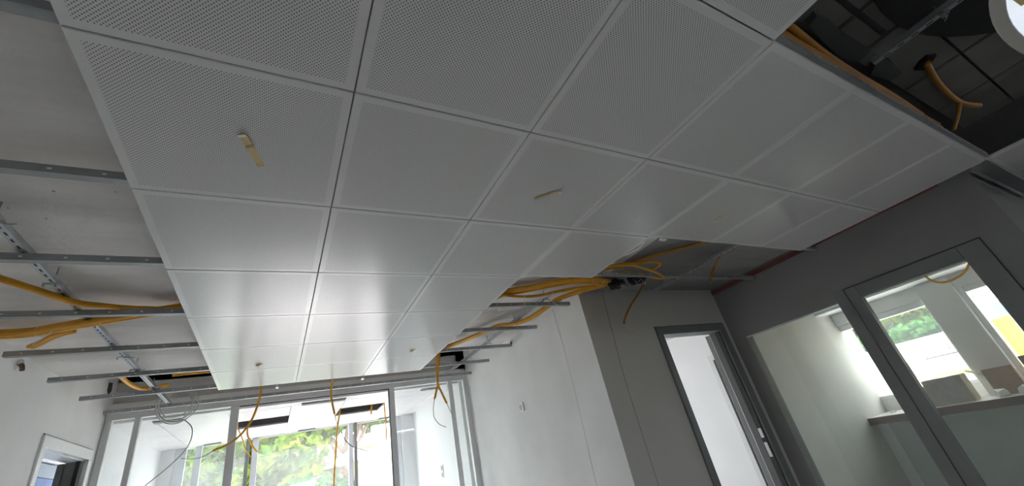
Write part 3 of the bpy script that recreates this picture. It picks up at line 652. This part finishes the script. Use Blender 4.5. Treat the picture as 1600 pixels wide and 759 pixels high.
# black junction lumps
def lump(name, c, s, label, seed):
    random.seed(seed); o = empty(name, c); tag(o, label, 'junction box')
    bm = bmesh.new(); bmesh.ops.create_icosphere(bm, subdivisions=3, radius=1.0)
    for v in bm.verts:
        n = 0.82 + 0.3*math.sin(v.co.x*5+seed)*math.cos(v.co.y*6+seed)+0.12*random.random()
        v.co = Vector((v.co.x*s[0], v.co.y*s[1], v.co.z*s[2]))*n
    me = bpy.data.meshes.new('body'); bm.to_mesh(me); bm.free(); link('body', me, 'black', o)
    w = MB()
    for k in range(7):
        a = random.uniform(0, 6.28); p0 = Vector((math.cos(a)*s[0]*.8, math.sin(a)*s[1]*.8, -s[2]*.6))
        w.tube([p0, p0+Vector((random.uniform(-.03,.03), random.uniform(-.03,.03), -s[2]*.6)), p0+Vector((random.uniform(-.06,.06), random.uniform(-.05,.05), -s[2]*.2))], 0.0018, 5, 4)
    tag(part('loose_wires', w, 'wire', o), kind='stuff')
lump('junction_lump', (2.93, 1.455, 2.675), (0.08, 0.07, 0.042), 'black cable junction lump where the orange conduits meet', 3)
lump('junction_lump', (3.13, 1.40, 2.690), (0.10, 0.06, 0.034), 'second black lump closer to the grey door', 5)

G3 = 'conduits dangling from the tile edges'
cable('hanging_conduit', [(0.36, 3.98, 3.099), (0.36, 3.98, 2.95), (0.345, 3.95, 2.79), (0.327, 3.68, 2.635), (0.317, 3.68, 2.492), (0.263, 3.68, 2.306), (0.157, 3.68, 2.176), (0.014, 3.68, 2.12)], 0.0095, 'conduit', 'orange conduit hanging below the last tile and curving left to a wire tip', group=G3, wire=[(0.014, 3.68, 2.12), (-0.052, 3.68, 2.088), (-0.123, 3.68, 2.082), (-0.196, 3.68, 2.1)], wmat='wire_dark')
cable('hanging_conduit', [(0.23, 5.66, 2.979), (0.20, 5.64, 2.85), (0.178, 5.62, 2.674), (0.154, 5.62, 2.555), (0.162, 5.62, 2.463), (0.213, 5.62, 2.351), (0.282, 5.62, 2.251)], 0.010, 'conduit', 'curved orange conduit from the left ceiling opening beyond the partition', group=G3)
cable('hanging_conduit', [(0.03, 5.74, 2.979), (0.03, 5.73, 2.8), (0.044, 5.72, 2.594), (0.098, 5.72, 2.457), (0.143, 5.72, 2.33), (0.214, 5.72, 2.215)], 0.006, 'conduit', 'thin orange conduit with grey tip beside the left partition mullion', group=G3)
cable('hanging_conduit', [(0.98, 3.95, 3.099), (0.98, 3.95, 2.9), (0.967, 3.9, 2.715), (0.939, 3.68, 2.58), (0.928, 3.68, 2.475), (0.946, 3.68, 2.357), (0.964, 3.68, 2.277)], 0.0095, 'conduit', 'short orange conduit hanging above the open doorway with a grey wire', group=G3, wire=[(0.964, 3.68, 2.277), (0.981, 3.68, 2.198), (1.005, 3.68, 2.125), (0.993, 3.68, 2.081)])
cable('hanging_conduit', [(1.27, 5.66, 2.979), (1.26, 5.64, 2.8), (1.243, 5.62, 2.605), (1.21, 5.62, 2.375), (1.194, 5.62, 2.136), (1.179, 5.62, 1.907), (1.165, 5.62, 1.579)], 0.012, 'conduit', 'longest orange conduit hanging before the tree trunk', group=G3)
o = part('loose_wire', MB().tube([(1.259, 5.62, 2.351), (1.316, 5.62, 2.211), (1.414, 5.62, 2.114), (1.53, 5.62, 2.061), (1.597, 5.62, 2.017)], 0.007, 6, 6), 'wire_dark', sm=True); tag(o, 'dark loose wire curving across the pale window stile', 'cable')
cable('hanging_conduit', [(1.70, 5.74, 2.979), (1.70, 5.73, 2.8), (1.698, 5.72, 2.649), (1.686, 5.72, 2.578), (1.684, 5.72, 2.516)], 0.013, 'conduit', 'very short orange conduit stub in the right ceiling opening', group=G3, wire=[(1.684, 5.72, 2.516), (1.663, 5.72, 2.422), (1.624, 5.72, 2.341)])
cable('hanging_conduit', [(1.80, 5.47, 2.979), (1.81, 5.46, 2.85), (1.823, 5.450, 2.725), (1.819, 5.450, 2.645), (1.821, 5.450, 2.512), (1.828, 5.450, 2.297), (1.826, 5.450, 2.105)], 0.009, 'conduit', 'orange conduit hanging close to the right partition mullion', group=G3, wire=[(1.826, 5.450, 2.105), (1.841, 5.450, 2.054), (1.865, 5.450, 2.009)])
cable('hanging_conduit', [(1.938, 3.15, 2.696), (1.852, 3.05, 2.6), (1.825, 3.05, 2.481), (1.822, 3.05, 2.345), (1.8, 3.05, 2.268), (1.773, 3.05, 2.195)], 0.0105, 'conduit', 'orange conduit from the tile side edge ending in a curling grey wire', group=G3, wire=[(1.773, 3.05, 2.195), (1.749, 3.05, 2.1), (1.753, 3.05, 2.026), (1.796, 3.05, 1.964), (1.854, 3.05, 1.932)], wr=0.0035)
cable('hanging_conduit', [(1.913, 3.12, 2.689), (1.855, 3.02, 2.591), (1.828, 3.02, 2.473), (1.811, 3.02, 2.333), (1.838, 3.02, 2.24), (1.877, 3.02, 2.135)], 0.0105, 'conduit', 'orange conduit from the tile side edge ending in a straight grey wire', group=G3, wire=[(1.877, 3.02, 2.135), (1.905, 3.02, 2.056), (1.938, 3.02, 1.971)], wr=0.0035)

# coil of grey cable
co = empty('cable_coil', (-0.341, 4.0, 2.60)); tag(co, 'coil of grey cable hanging before the head of the glass partition', 'cable')
random.seed(2)
pts = []
for k in range(5*16+1):
    a = 2*math.pi*k/16 + 1.2; lap = k/16
    rr = 0.128 + 0.02*math.sin(lap*2.1) ; pts.append((rr*math.cos(a)*1.02+0.012*math.sin(lap*1.7), 0.012*math.sin(a*1.3+lap)+0.01*lap-0.02, rr*1.08*math.sin(a)+0.014*math.cos(lap*2.3)))
part('winding', MB().tube(pts, 0.0042, 7, 3), 'wire', co, sm=True)
def rel(P, b): return [Vector(p)-Vector(b) for p in P]
B0 = (-0.341, 4.0, 2.60)
part('end', MB().tube(rel([(-0.33,4.0,2.74),(-0.342,4.0,2.765),(-0.302,4.0,2.754),(-0.266,4.0,2.698),(-0.222,4.0,2.60)], B0), 0.0055, 7, 6), 'wire', co, sm=True)
part('end', MB().tube(rel([(-0.40,4.0,2.715),(-0.46,4.0,2.69),(-0.485,4.0,2.651),(-0.507,4.0,2.621)], B0), 0.0042, 7, 6), 'wire', co, sm=True)
part('end', MB().tube(rel([(-0.30,4.0,2.475),(-0.247,4.0,2.44),(-0.199,4.0,2.375),(-0.195,4.0,2.272),(-0.24,4.0,2.176),(-0.327,4.0,2.082),(-0.408,4.0,2.011),(-0.462,4.0,1.965)], B0), 0.0036, 7, 6), 'wire_dark', co, sm=True)

# ------------------------------------------------------------------ upper right opening: blocks, black void sheet, felt scraps, conduits
for x0, x1, y0, y1 in ((2.20,2.56,-0.728,-0.60),(2.20,2.56,-0.98,-0.75),(2.59,2.86,-0.728,-0.60),(2.59,2.86,-0.98,-0.75),(2.89,3.5,-0.85,-0.60),(2.89,3.5,-1.3,-0.86),(3.53,4.05,-0.85,-0.60),(3.53,4.05,-1.3,-0.86),(4.08,4.6,-0.85,-0.60),(4.08,4.6,-1.3,-0.86)):
    bx('block', (x0, x1, y0, y1, 2.955, 3.001), 'block', hallc, 0.003)
def poly(name, pts, z0, z1, mat, label, cat):
    o = part(name, MB().prism([(p[0], p[1]) for p in pts], z0, z1), mat); return tag(o, label, cat)
poly('void_sheet', [(2.42,-1.0),(2.47,-0.84),(2.539,-0.804),(2.677,-0.788),(2.818,-0.785),(2.941,-0.80),(3.077,-0.827),(3.206,-0.866),(3.335,-0.919),(3.457,-0.98),(3.595,-1.065),(3.6,-1.5),(2.42,-1.5)], 2.925, 2.953, 'black', 'large black curved-edge sheet standing in for a dark void in the slab', 'mat')  # flat black sheet in place of a dark void in the slab
poly('insulation_scrap', [(2.348,-0.623),(2.334,-0.665),(2.443,-0.672),(2.592,-0.662),(2.845,-0.668),(2.861,-0.608),(2.732,-0.585),(2.53,-0.60)], 2.92, 2.953, 'wire_dark', 'dark grey felt scrap above the conduits in the ceiling opening', 'mat')
poly('insulation_scrap', [(2.949,-0.664),(3.067,-0.677),(3.235,-0.665),(3.238,-0.611),(3.041,-0.59)], 2.92, 2.953, 'wire_dark', 'smaller angular dark felt scrap farther along the ceiling opening', 'mat')
poly('insulation_scrap', [(3.34,-0.699),(3.298,-0.735),(3.287,-0.771),(3.334,-0.794),(3.376,-0.761),(3.42,-0.726)], 2.94, 2.953, 'black', 'jagged black hole patch where a conduit leaves the blocks', 'mat')
G4 = 'conduits in the dark ceiling opening'
cable('conduit_run', [(1.746, -0.617, 2.665), (1.891, -0.61, 2.665), (2.092, -0.606, 2.665), (2.395, -0.607, 2.665), (2.777, -0.604, 2.665), (3.17, -0.601, 2.665), (3.533, -0.603, 2.665)], 0.011, 'conduit_shaded', 'lower shade-darkened orange conduit lying along the edge of the ceiling opening', group=G4, twin=[(0.0, -0.001, 0.024)])
cable('conduit_run', [(1.836, -0.638, 2.7), (1.967, -0.633, 2.7), (2.257, -0.616, 2.7), (2.552, -0.61, 2.7), (2.922, -0.61, 2.7), (3.318, -0.601, 2.7)], 0.013, 'conduit_shaded', 'upper shade-darkened orange conduit lying along the edge of the ceiling opening', group=G4)
cable('conduit_run', [(3.32, -0.75, 2.93), (3.476, -0.726, 2.92), (3.699, -0.707, 2.91), (3.976, -0.703, 2.9), (4.193, -0.742, 2.9)], 0.016, 'conduit_shaded', 'shade-darkened orange conduit dropping from the jagged black patch', group=G4)
cable('conduit_end', [(3.869, -0.708, 2.86), (3.873, -0.665, 2.8), (3.825, -0.612, 2.72)], 0.010, 'conduit_shaded', 'thin shade-darkened orange conduit end reaching the tile edge in the ceiling opening', group=G4)

# round lamp hanging below the opening
lamp = empty('round_lamp', (2.3411, -1.2009, 2.3697)); tag(lamp, 'round white lamp with a bright pale disc in the upper corner', 'lamp')
lamp.rotation_euler = Vector((-0.80447, 0.08029, -0.58854)).to_track_quat('Z', 'Y').to_euler()
R0 = 0.266
part('housing', MB().lathe([(R0*0.80, -0.09), (R0*0.97, -0.05), (R0, 0.0), (R0*0.985, 0.008), (R0*0.88, 0.012), (R0*0.87, 0.004)], 56), 'lamp_white', lamp, sm=False)
part('diffuser', MB().lathe([(R0*0.875, 0.006), (R0*0.87, 0.0135), (R0*0.60, 0.0165), (0.001, 0.018)], 56), 'lamp_disc', lamp, sm=True)
part('tape_strip', MB().box(-0.19, -0.05, 0.085, 0.13, 0.0172, 0.0190), 'tape', lamp)
part('cord', MB().tube([(0, 0, -0.09), (0.0, 0.05, -0.16), (0.0, 0.16, -0.20), (0.0, 0.30, -0.22)], 0.006, 7, 5), 'lamp_white', lamp, sm=True)

# ------------------------------------------------------------------ masking tape strips on the tiles
def tape(x0, y0, x1, y1, w, label, curl=True):
    o = empty('tape_strip', (x0, y0, H-0.0008)); o.rotation_euler = (0, 0, math.atan2(y1-y0, x1-x0)); L = math.hypot(x1-x0, y1-y0)
    tag(o, label, 'tape', 'masking tape strips on the tiles')
    prof = [(0.0, -0.010 if curl else -0.001), (L*0.10, -0.004), (L*0.34, -0.0015), (L*0.38, -0.007), (L*0.42, -0.0015), (L*0.9, -0.001), (L, -0.004)]
    v = []; f = []
    for x, z in prof: v += [(x, -w/2, z), (x, w/2, z), (x, w/2, z+0.0006), (x, -w/2, z+0.0006)]
    for k in range(len(prof)-1):
        for a in range(4): f.append((k*4+a, k*4+(a+1)%4, k*4+4+(a+1)%4, k*4+4+a))
    f += [(3,2,1,0), tuple((len(prof)-1)*4+a for a in range(4))]
    part('strip', MB().add(v, f), 'tape', o)
    part('curl', MB().box(-0.006, 0.004, -w/2, w/2, -0.0125, -0.0105), 'tape_end', o)
tape(0.325, 0.248, 0.372, 0.392, 0.022, 'long masking tape strip on the perforated tile at upper left')
tape(1.545, 0.295, 1.45, 0.372, 0.016, 'curled masking tape strip on a middle tile')
tape(2.76, 0.345, 2.765, 0.245, 0.014, 'thin masking tape strip nearest the grey wall')
tape(0.31, 2.86, 0.335, 2.83, 0.03, 'tiny pale tape scrap on a tile near the street window')
tape(1.51, 2.77, 1.53, 2.73, 0.03, 'tiny yellow tape scrap on a tile near the white wall')
o = part('tile_clip', MB().box(2.55, 2.60, 0.598, 0.62, 2.592, 2.602).box(2.56, 2.59, 0.60, 0.615, 2.602, 2.65), 'white'); tag(o, 'small white clip under the tile edge above the conduit loops', 'clip')

# ------------------------------------------------------------------ sockets
def socket(loc, side, label, s=0.08, twin=False):
    o = empty('wall_socket', loc); tag(o, label, 'socket')
    n = 2 if twin else 1
    for k in range(n):
        dz = -k*s*1.02
        part('plate', MB().box(-0.014, -0.001, -s/2, s/2, dz-s/2, dz+s/2), 'white', o, 0.003)
        part('insert', MB().box(-0.0155, -0.0142, -s*0.36, s*0.36, dz-s*0.36, dz+s*0.36), 'wire_dark' if twin else 'wire', o)
        for yy, zz in ((-0.012, 0.008), (0.012, 0.008), (0.0, -0.014)):
            part('pin_hole', MB().box(-0.0165, -0.0157, yy-0.005, yy+0.005, dz+zz-0.005, dz+zz+0.005), 'seal', o)
    return o
socket((XW, 3.09, 2.0), -1, 'white wall socket on the white plaster wall', 0.09)
socket((2.64, 5.62, 1.62), -1, 'double socket on the white wall behind the right glass pane', 0.085, True)
socket((2.64, 4.86, 1.58), -1, 'double socket behind the narrow outer glass pane', 0.085, True)
# wall pegs / cut cable stubs at the plaster
for x, y, z, lab in ((XL, 2.68, 2.655, 'brown pipe stub poking from the left plaster wall'), (XW, 3.02, 2.665, 'brown pipe stub poking from the white wall below a rail end')):
    s = 1 if x < 0 else -1
    o = empty('pipe_stub', (x, y, z)); tag(o, lab, 'pipe')
    part('pipe', MB().tube([(s*0.002, 0, 0.02), (s*0.02, 0, 0.0), (s*0.028, 0.0, -0.03)], 0.012, 8, 5), 'brown', o, sm=True)
    part('collar', MB().tube([(s*0.002, 0, 0.03), (s*0.016, 0, 0.012)], 0.016, 8, 1), 'tie', o, sm=True)
o = part('plaster_hole', MB().add([(XL+0.004,4.30,2.93),(XL+0.004,4.40,2.95),(XL+0.004,4.42,2.88),(XL+0.004,4.36,2.83),(XL+0.004,4.31,2.86),(XL+0.001,4.30,2.93),(XL+0.001,4.40,2.95),(XL+0.001,4.42,2.88),(XL+0.001,4.36,2.83),(XL+0.001,4.31,2.86)],
     [(0,1,2,3,4),(9,8,7,6,5),(0,5,6,1),(1,6,7,2),(2,7,8,3),(3,8,9,4),(4,9,5,0)]), 'seal'); tag(o, 'dark broken patch in the plaster corner by the beam', 'patch')

# dark slots in the front room ceiling
for x0, x1, y0, y1, lab in ((-0.62,-0.40,4.66,4.76,'short dark ceiling slot behind the cable coil'), (0.72,1.20,4.66,4.76,'long dark ceiling slot above the open doorway'), (2.16,2.40,4.66,4.76,'short dark ceiling slot behind the narrow right panes'),
                            (-0.43,-0.22,6.86,6.93,'dark ceiling slot at the left of the street window'), (0.78,1.03,6.86,6.93,'dark ceiling slot at the middle of the street window'), (2.02,2.22,6.86,6.93,'dark ceiling slot at the right of the street window')):
    o = empty('ceiling_slot', ((x0+x1)/2, (y0+y1)/2, H)); tag(o, lab, 'vent', 'dark slots in the far ceiling')
    w, d = (x1-x0)/2, (y1-y0)/2
    part('slot', MB().box(-w, w, -d, d, -0.016, -0.0005), 'seal', o, 0.002)
    part('lip', MB().box(-w-0.006, w+0.006, -d-0.006, -d-0.001, -0.007, -0.0005), 'alu', o)

# conduit loop in the right room
cable('conduit_loop', [(6.515, 0.52, 2.43), (6.40, 0.50, 2.40), (6.3, 0.473, 2.33), (6.3, 0.449, 2.275), (6.3, 0.384, 2.23), (6.3, 0.281, 2.231), (6.3, 0.2, 2.262), (6.3, 0.13, 2.326), (6.4, 0.11, 2.40), (6.515, 0.10, 2.43)], 0.011, 'conduit', 'yellowish conduit loop above the window behind the glazed door')

# ------------------------------------------------------------------ outside: trees, houses, parasol, billboard
def tree(name, loc, h, trunk_r, blobs, nleaf, leaf, label, seed, mat='leaf', group='trees outside'):
    random.seed(seed); o = empty(name, loc); tag(o, label, 'tree', group)
    part('trunk', MB().tube([(0,0,0), (0.05,0.05,h*0.3), (-0.06,0.02,h*0.6), (0.05,0.0,h)], lambda t: trunk_r*(1-0.7*t), 9, 5), 'bark', o, sm=True)
    br = MB()
    for (bxx, by, bz, rx, rz) in blobs:
        z0 = max(0.8, bz*0.6)
        br.tube([(0,0,min(z0, h*0.8)), (bxx*0.45, by*0.45, (z0+bz)/2-0.1), (bxx*0.95, by*0.95, bz)], lambda t: trunk_r*0.42*(1-0.75*t), 6, 4)
    part('branches', br, 'bark', o, sm=True)
    v = []; f = []
    for k in range(nleaf):
        bxx, by, bz, rx, rz = random.choice(blobs)
        while True:
            p = Vector((random.uniform(-1,1), random.uniform(-1,1), random.uniform(-1,1)))
            if 0.25 < p.length < 1: break
        c = Vector((bxx+p.x*rx, by+p.y*rx, bz+p.z*rz))
        n = Vector((random.gauss(0,1), random.gauss(0,1), random.gauss(0,1)+0.8)).normalized()
        a = n.orthogonal().normalized(); a.rotate(Matrix.Rotation(random.uniform(0, 6.28), 3, n)); b = n.cross(a)
        s = leaf*random.uniform(0.6, 1.25); i = len(v)
        v += [c-a*s, c-a*s*0.15+b*s*0.62, c+a*s, c-a*s*0.15-b*s*0.62+n*s*0.15]; f.append((i, i+1, i+2, i+3))
    tag(part('foliage', MB().add(v, f), mat, o), kind='stuff')
    return o
tree('maple_tree', (2.55, 14.2, -0.02), 4.2, 0.26, [(-1.6,-1.2,2.8,0.9,0.55),(-0.9,-0.8,3.5,0.7,0.45),(-2.4,-0.6,3.5,0.8,0.5),(0.7,-0.6,3.9,0.8,0.5),(-1.4,0.2,4.3,1.1,0.6),(-1.2,-1.6,2.0,0.7,0.4),(0.9,0.4,4.6,1.2,0.8),(-2.5,-0.9,2.4,0.6,0.4)], 3300, 0.17, 'maple tree with thick trunk seen through the open doorway', 11)
tree('maple_tree', (-0.3, 15.5, -0.02), 4.4, 0.22, [(-1.0,-0.8,3.0,1.1,0.7),(0.6,-1.0,3.0,0.9,0.6),(0.0,0.0,3.9,1.3,0.9),(-1.8,0,3.9,1.2,0.9),(0.9,-0.4,2.2,0.8,0.5),(-0.6,-1.2,2.1,1.0,0.6)], 3400, 0.17, 'pale maple tree behind the left glass panes', 12)
tree('maple_tree', (5.2, 17.5, -0.02), 5.0, 0.24, [(-1.4,-0.8,4.2,1.2,0.8),(0,-0.5,4.6,1.2,0.9),(-2.2,0,4.9,1.0,0.8),(0.8,0,5.2,1.2,0.9)], 3000, 0.15, 'tall maple tree above the yellow house', 13)
tree('shrub', (1.3, 12.0, -0.02), 1.6, 0.06, [(0.0,0,1.7,0.7,0.45),(0.6,0.2,1.5,0.6,0.5),(-0.8,0.2,1.4,0.7,0.5)], 2600, 0.11, 'dark green shrub below the maple tree', 14, 'leaf_dark', None)

# yellow house with windows, white wall with two meter boxes
hs = empty('house', (4.4, 20.0, 0)); tag(hs, 'cream house with rows of small windows behind the maple trees', 'building')
part('wall', MB().box(-1.4, 3.4, 0, 4, -0.02, 3.2), 'cream', hs)
part('roof', MB().add([(-1.7,-0.4,3.2),(3.7,-0.4,3.2),(3.7,4.3,3.2),(-1.7,4.3,3.2),(-1.0,1.9,4.3),(3.0,1.9,4.3)], [(0,3,2,1),(0,1,5,4),(1,2,5),(2,3,4,5),(3,0,4)]), 'fabric', hs)
for r_ in range(3):
    for c_ in range(5):
        w_ = part('window', MB().box(-1.15+c_*0.32, -0.95+c_*0.32, -0.03, 0.0, 0.5+r_*0.62, 0.9+r_*0.62), 'white', hs)
        part('pane', MB().box(-1.13+c_*0.32, -0.97+c_*0.32, -0.04, -0.031, 0.53+r_*0.62, 0.87+r_*0.62), 'pane_dark', w_)
ga = empty('garden_wall', (3.30, 12.5, 0)); tag(ga, 'white garden wall with two small grey boxes outside the street window', 'wall')
part('wall_body', MB().box(-0.34, 0.9, 0, 0.25, -0.02, 3.15), 'white_wall', ga, 0.01)
part('meter_box', MB().box(-0.27, -0.13, -0.04, -0.001, 2.72, 2.88), 'wire_dark', ga, 0.005); part('meter_box', MB().box(-0.31, -0.19, -0.04, -0.001, 1.57, 1.72), 'wire_dark', ga, 0.005)
pa = empty('parasol', (2.55, 12.6, -0.02)); tag(pa, 'beige parasol standing before the maple trunk', 'parasol')
part('pole', MB().tube([(0,0,0),(0,0,2.75)], 0.025, 8, 1), 'bark', pa)
part('canopy', MB().add([(-0.9,-0.6,2.28),(0.5,-0.6,2.42),(0.5,0.6,2.42),(-0.9,0.6,2.28),(-0.1,0,2.70),(-0.9,-0.6,2.24),(0.5,-0.6,2.38),(0.5,0.6,2.38),(-0.9,0.6,2.24)], [(0,1,4),(1,2,4),(2,3,4),(3,0,4),(0,5,6,1),(1,6,7,2),(2,7,8,3),(3,8,5,0),(5,8,7,6)]), 'fabric', pa)
lp = empty('street_lamp', (1.0, 10.0, -0.02)); tag(lp, 'black street lamp arm at the lower edge of the street view', 'lamp')
part('post', MB().tube([(0,0,0),(0,0,1.70),(0.06,0,1.85)], 0.035, 8, 5), 'black', lp, sm=True)
part('head', MB().tube([(0.06,0,1.85),(0.24,0,1.97),(0.40,0,2.02)], lambda t: 0.05*(1-0.6*t), 8, 5), 'black', lp, sm=True)
struct(bx('lawn', (-14, 16, 13.5, 40, -0.02, -0.005), 'lawn'), 'green lawn outside the street window')

# right side garden
bb = empty('billboard', (11.0, 2.3, -0.02)); tag(bb, 'white billboard with grey lettering beyond the garden window', 'sign')
part('board', MB().box(0, 0.06, -0.62, 1.9, 0.15, 1.98), 'paper', bb, 0.005)
part('post', MB().box(0.061, 0.12, -0.5, -0.4, 0, 1.7), 'alu', bb); part('post', MB().box(0.061, 0.12, 1.6, 1.7, 0, 1.7), 'alu', bb)
fc = bpy.data.curves.new('lettering', 'FONT'); fc.body = 'Bau Vital AG'; fc.size = 0.21; fc.extrude = 0.001
tmp = bpy.data.objects.new('lettering_curve', fc); COL.objects.link(tmp)
lme = bpy.data.meshes.new_from_object(tmp.evaluated_get(bpy.context.evaluated_depsgraph_get()))
bpy.data.objects.remove(tmp)
fo = link('lettering', lme, 'ink', bb)
fo.rotation_euler = (math.radians(90), 0, math.radians(-90)); fo.location = (-0.003, 0.03, 1.65); fo.scale = (0.50, 1, 1)
part('underline', MB().box(-0.004, -0.0005, -0.50, 0.0, 1.60, 1.625), 'ink', bb)
part('small_print', MB().box(-0.004, -0.0005, -0.22, -0.10, 1.545, 1.56), 'pale_print', bb)
part('green_panel', MB().box(-0.004, -0.0005, -0.52, 0.08, 1.22, 1.34), 'lime', bb)
part('printed_shape', MB().prism([(0.1,0),(0.35,0.0),(0.42,0.25),(0.3,0.5),(0.18,0.48),(0.25,0.25)], 0, 0.003).__class__().add(
    [(-0.004, 0.20, 1.35), (-0.004, 0.30, 1.35), (-0.004, 0.36, 1.55), (-0.004, 0.48, 1.58), (-0.004, 0.50, 1.85), (-0.004, 0.36, 1.84), (-0.004, 0.28, 1.62), (-0.0005, 0.20, 1.35), (-0.0005, 0.30, 1.35), (-0.0005, 0.36, 1.55), (-0.0005, 0.48, 1.58), (-0.0005, 0.50, 1.85), (-0.0005, 0.36, 1.84), (-0.0005, 0.28, 1.62)],
    [(0,1,2,3,4,5,6), (13,12,11,10,9,8,7)] + [(i,(i+1)%7,(i+1)%7+7,i+7) for i in range(7)]), 'pale_print', bb)
yh = empty('yellow_house', (14.0, 0.3, 0)); tag(yh, 'yellow house beyond the garden window', 'building')
part('wall', MB().box(0, 4, -4.0, 1.47, -0.02, 2.06), 'yellow', yh); part('blue_hoarding', MB().box(-0.05, -0.001, -2.0, 1.30, 2.061, 2.38), 'hoard_blue', yh)
part('gutter', MB().box(-0.05, -0.001, 1.10, 1.18, 0, 2.06), 'cream', yh)
hd = empty('hedge', (13.0, 3.6, -0.02)); tag(hd, 'grey green clipped hedge above the billboard', 'hedge')
random.seed(21); v = []; f = []
for k in range(5200):
    c = Vector((random.uniform(-0.1, 0.7), random.uniform(-1.7, 2.6), random.uniform(0.2, 2.42)))
    n = Vector((random.gauss(-1,1), random.gauss(0,1), random.gauss(0.4,1))).normalized(); a = n.orthogonal().normalized(); b = n.cross(a); s = random.uniform(0.05, 0.1); i = len(v)
    v += [c-a*s, c+b*s*0.7, c+a*s, c-b*s*0.7]; f.append((i,i+1,i+2,i+3))
tag(part('foliage', MB().add(v, f), 'leaf_dark', hd), kind='stuff')
part('hedge_core', MB().box(0.15, 0.55, -1.65, 2.55, 0.0, 2.3), 'leaf_dark', hd)
tree('garden_tree', (16.0, 4.6, -0.02), 3.2, 0.15, [(0,0,3.0,1.2,0.6),(0,-1.4,2.9,1.0,0.5),(0.2,1.2,2.9,1.0,0.6)], 3600, 0.13, 'leafy tree rising behind the clipped hedge', 22, 'leaf', None)
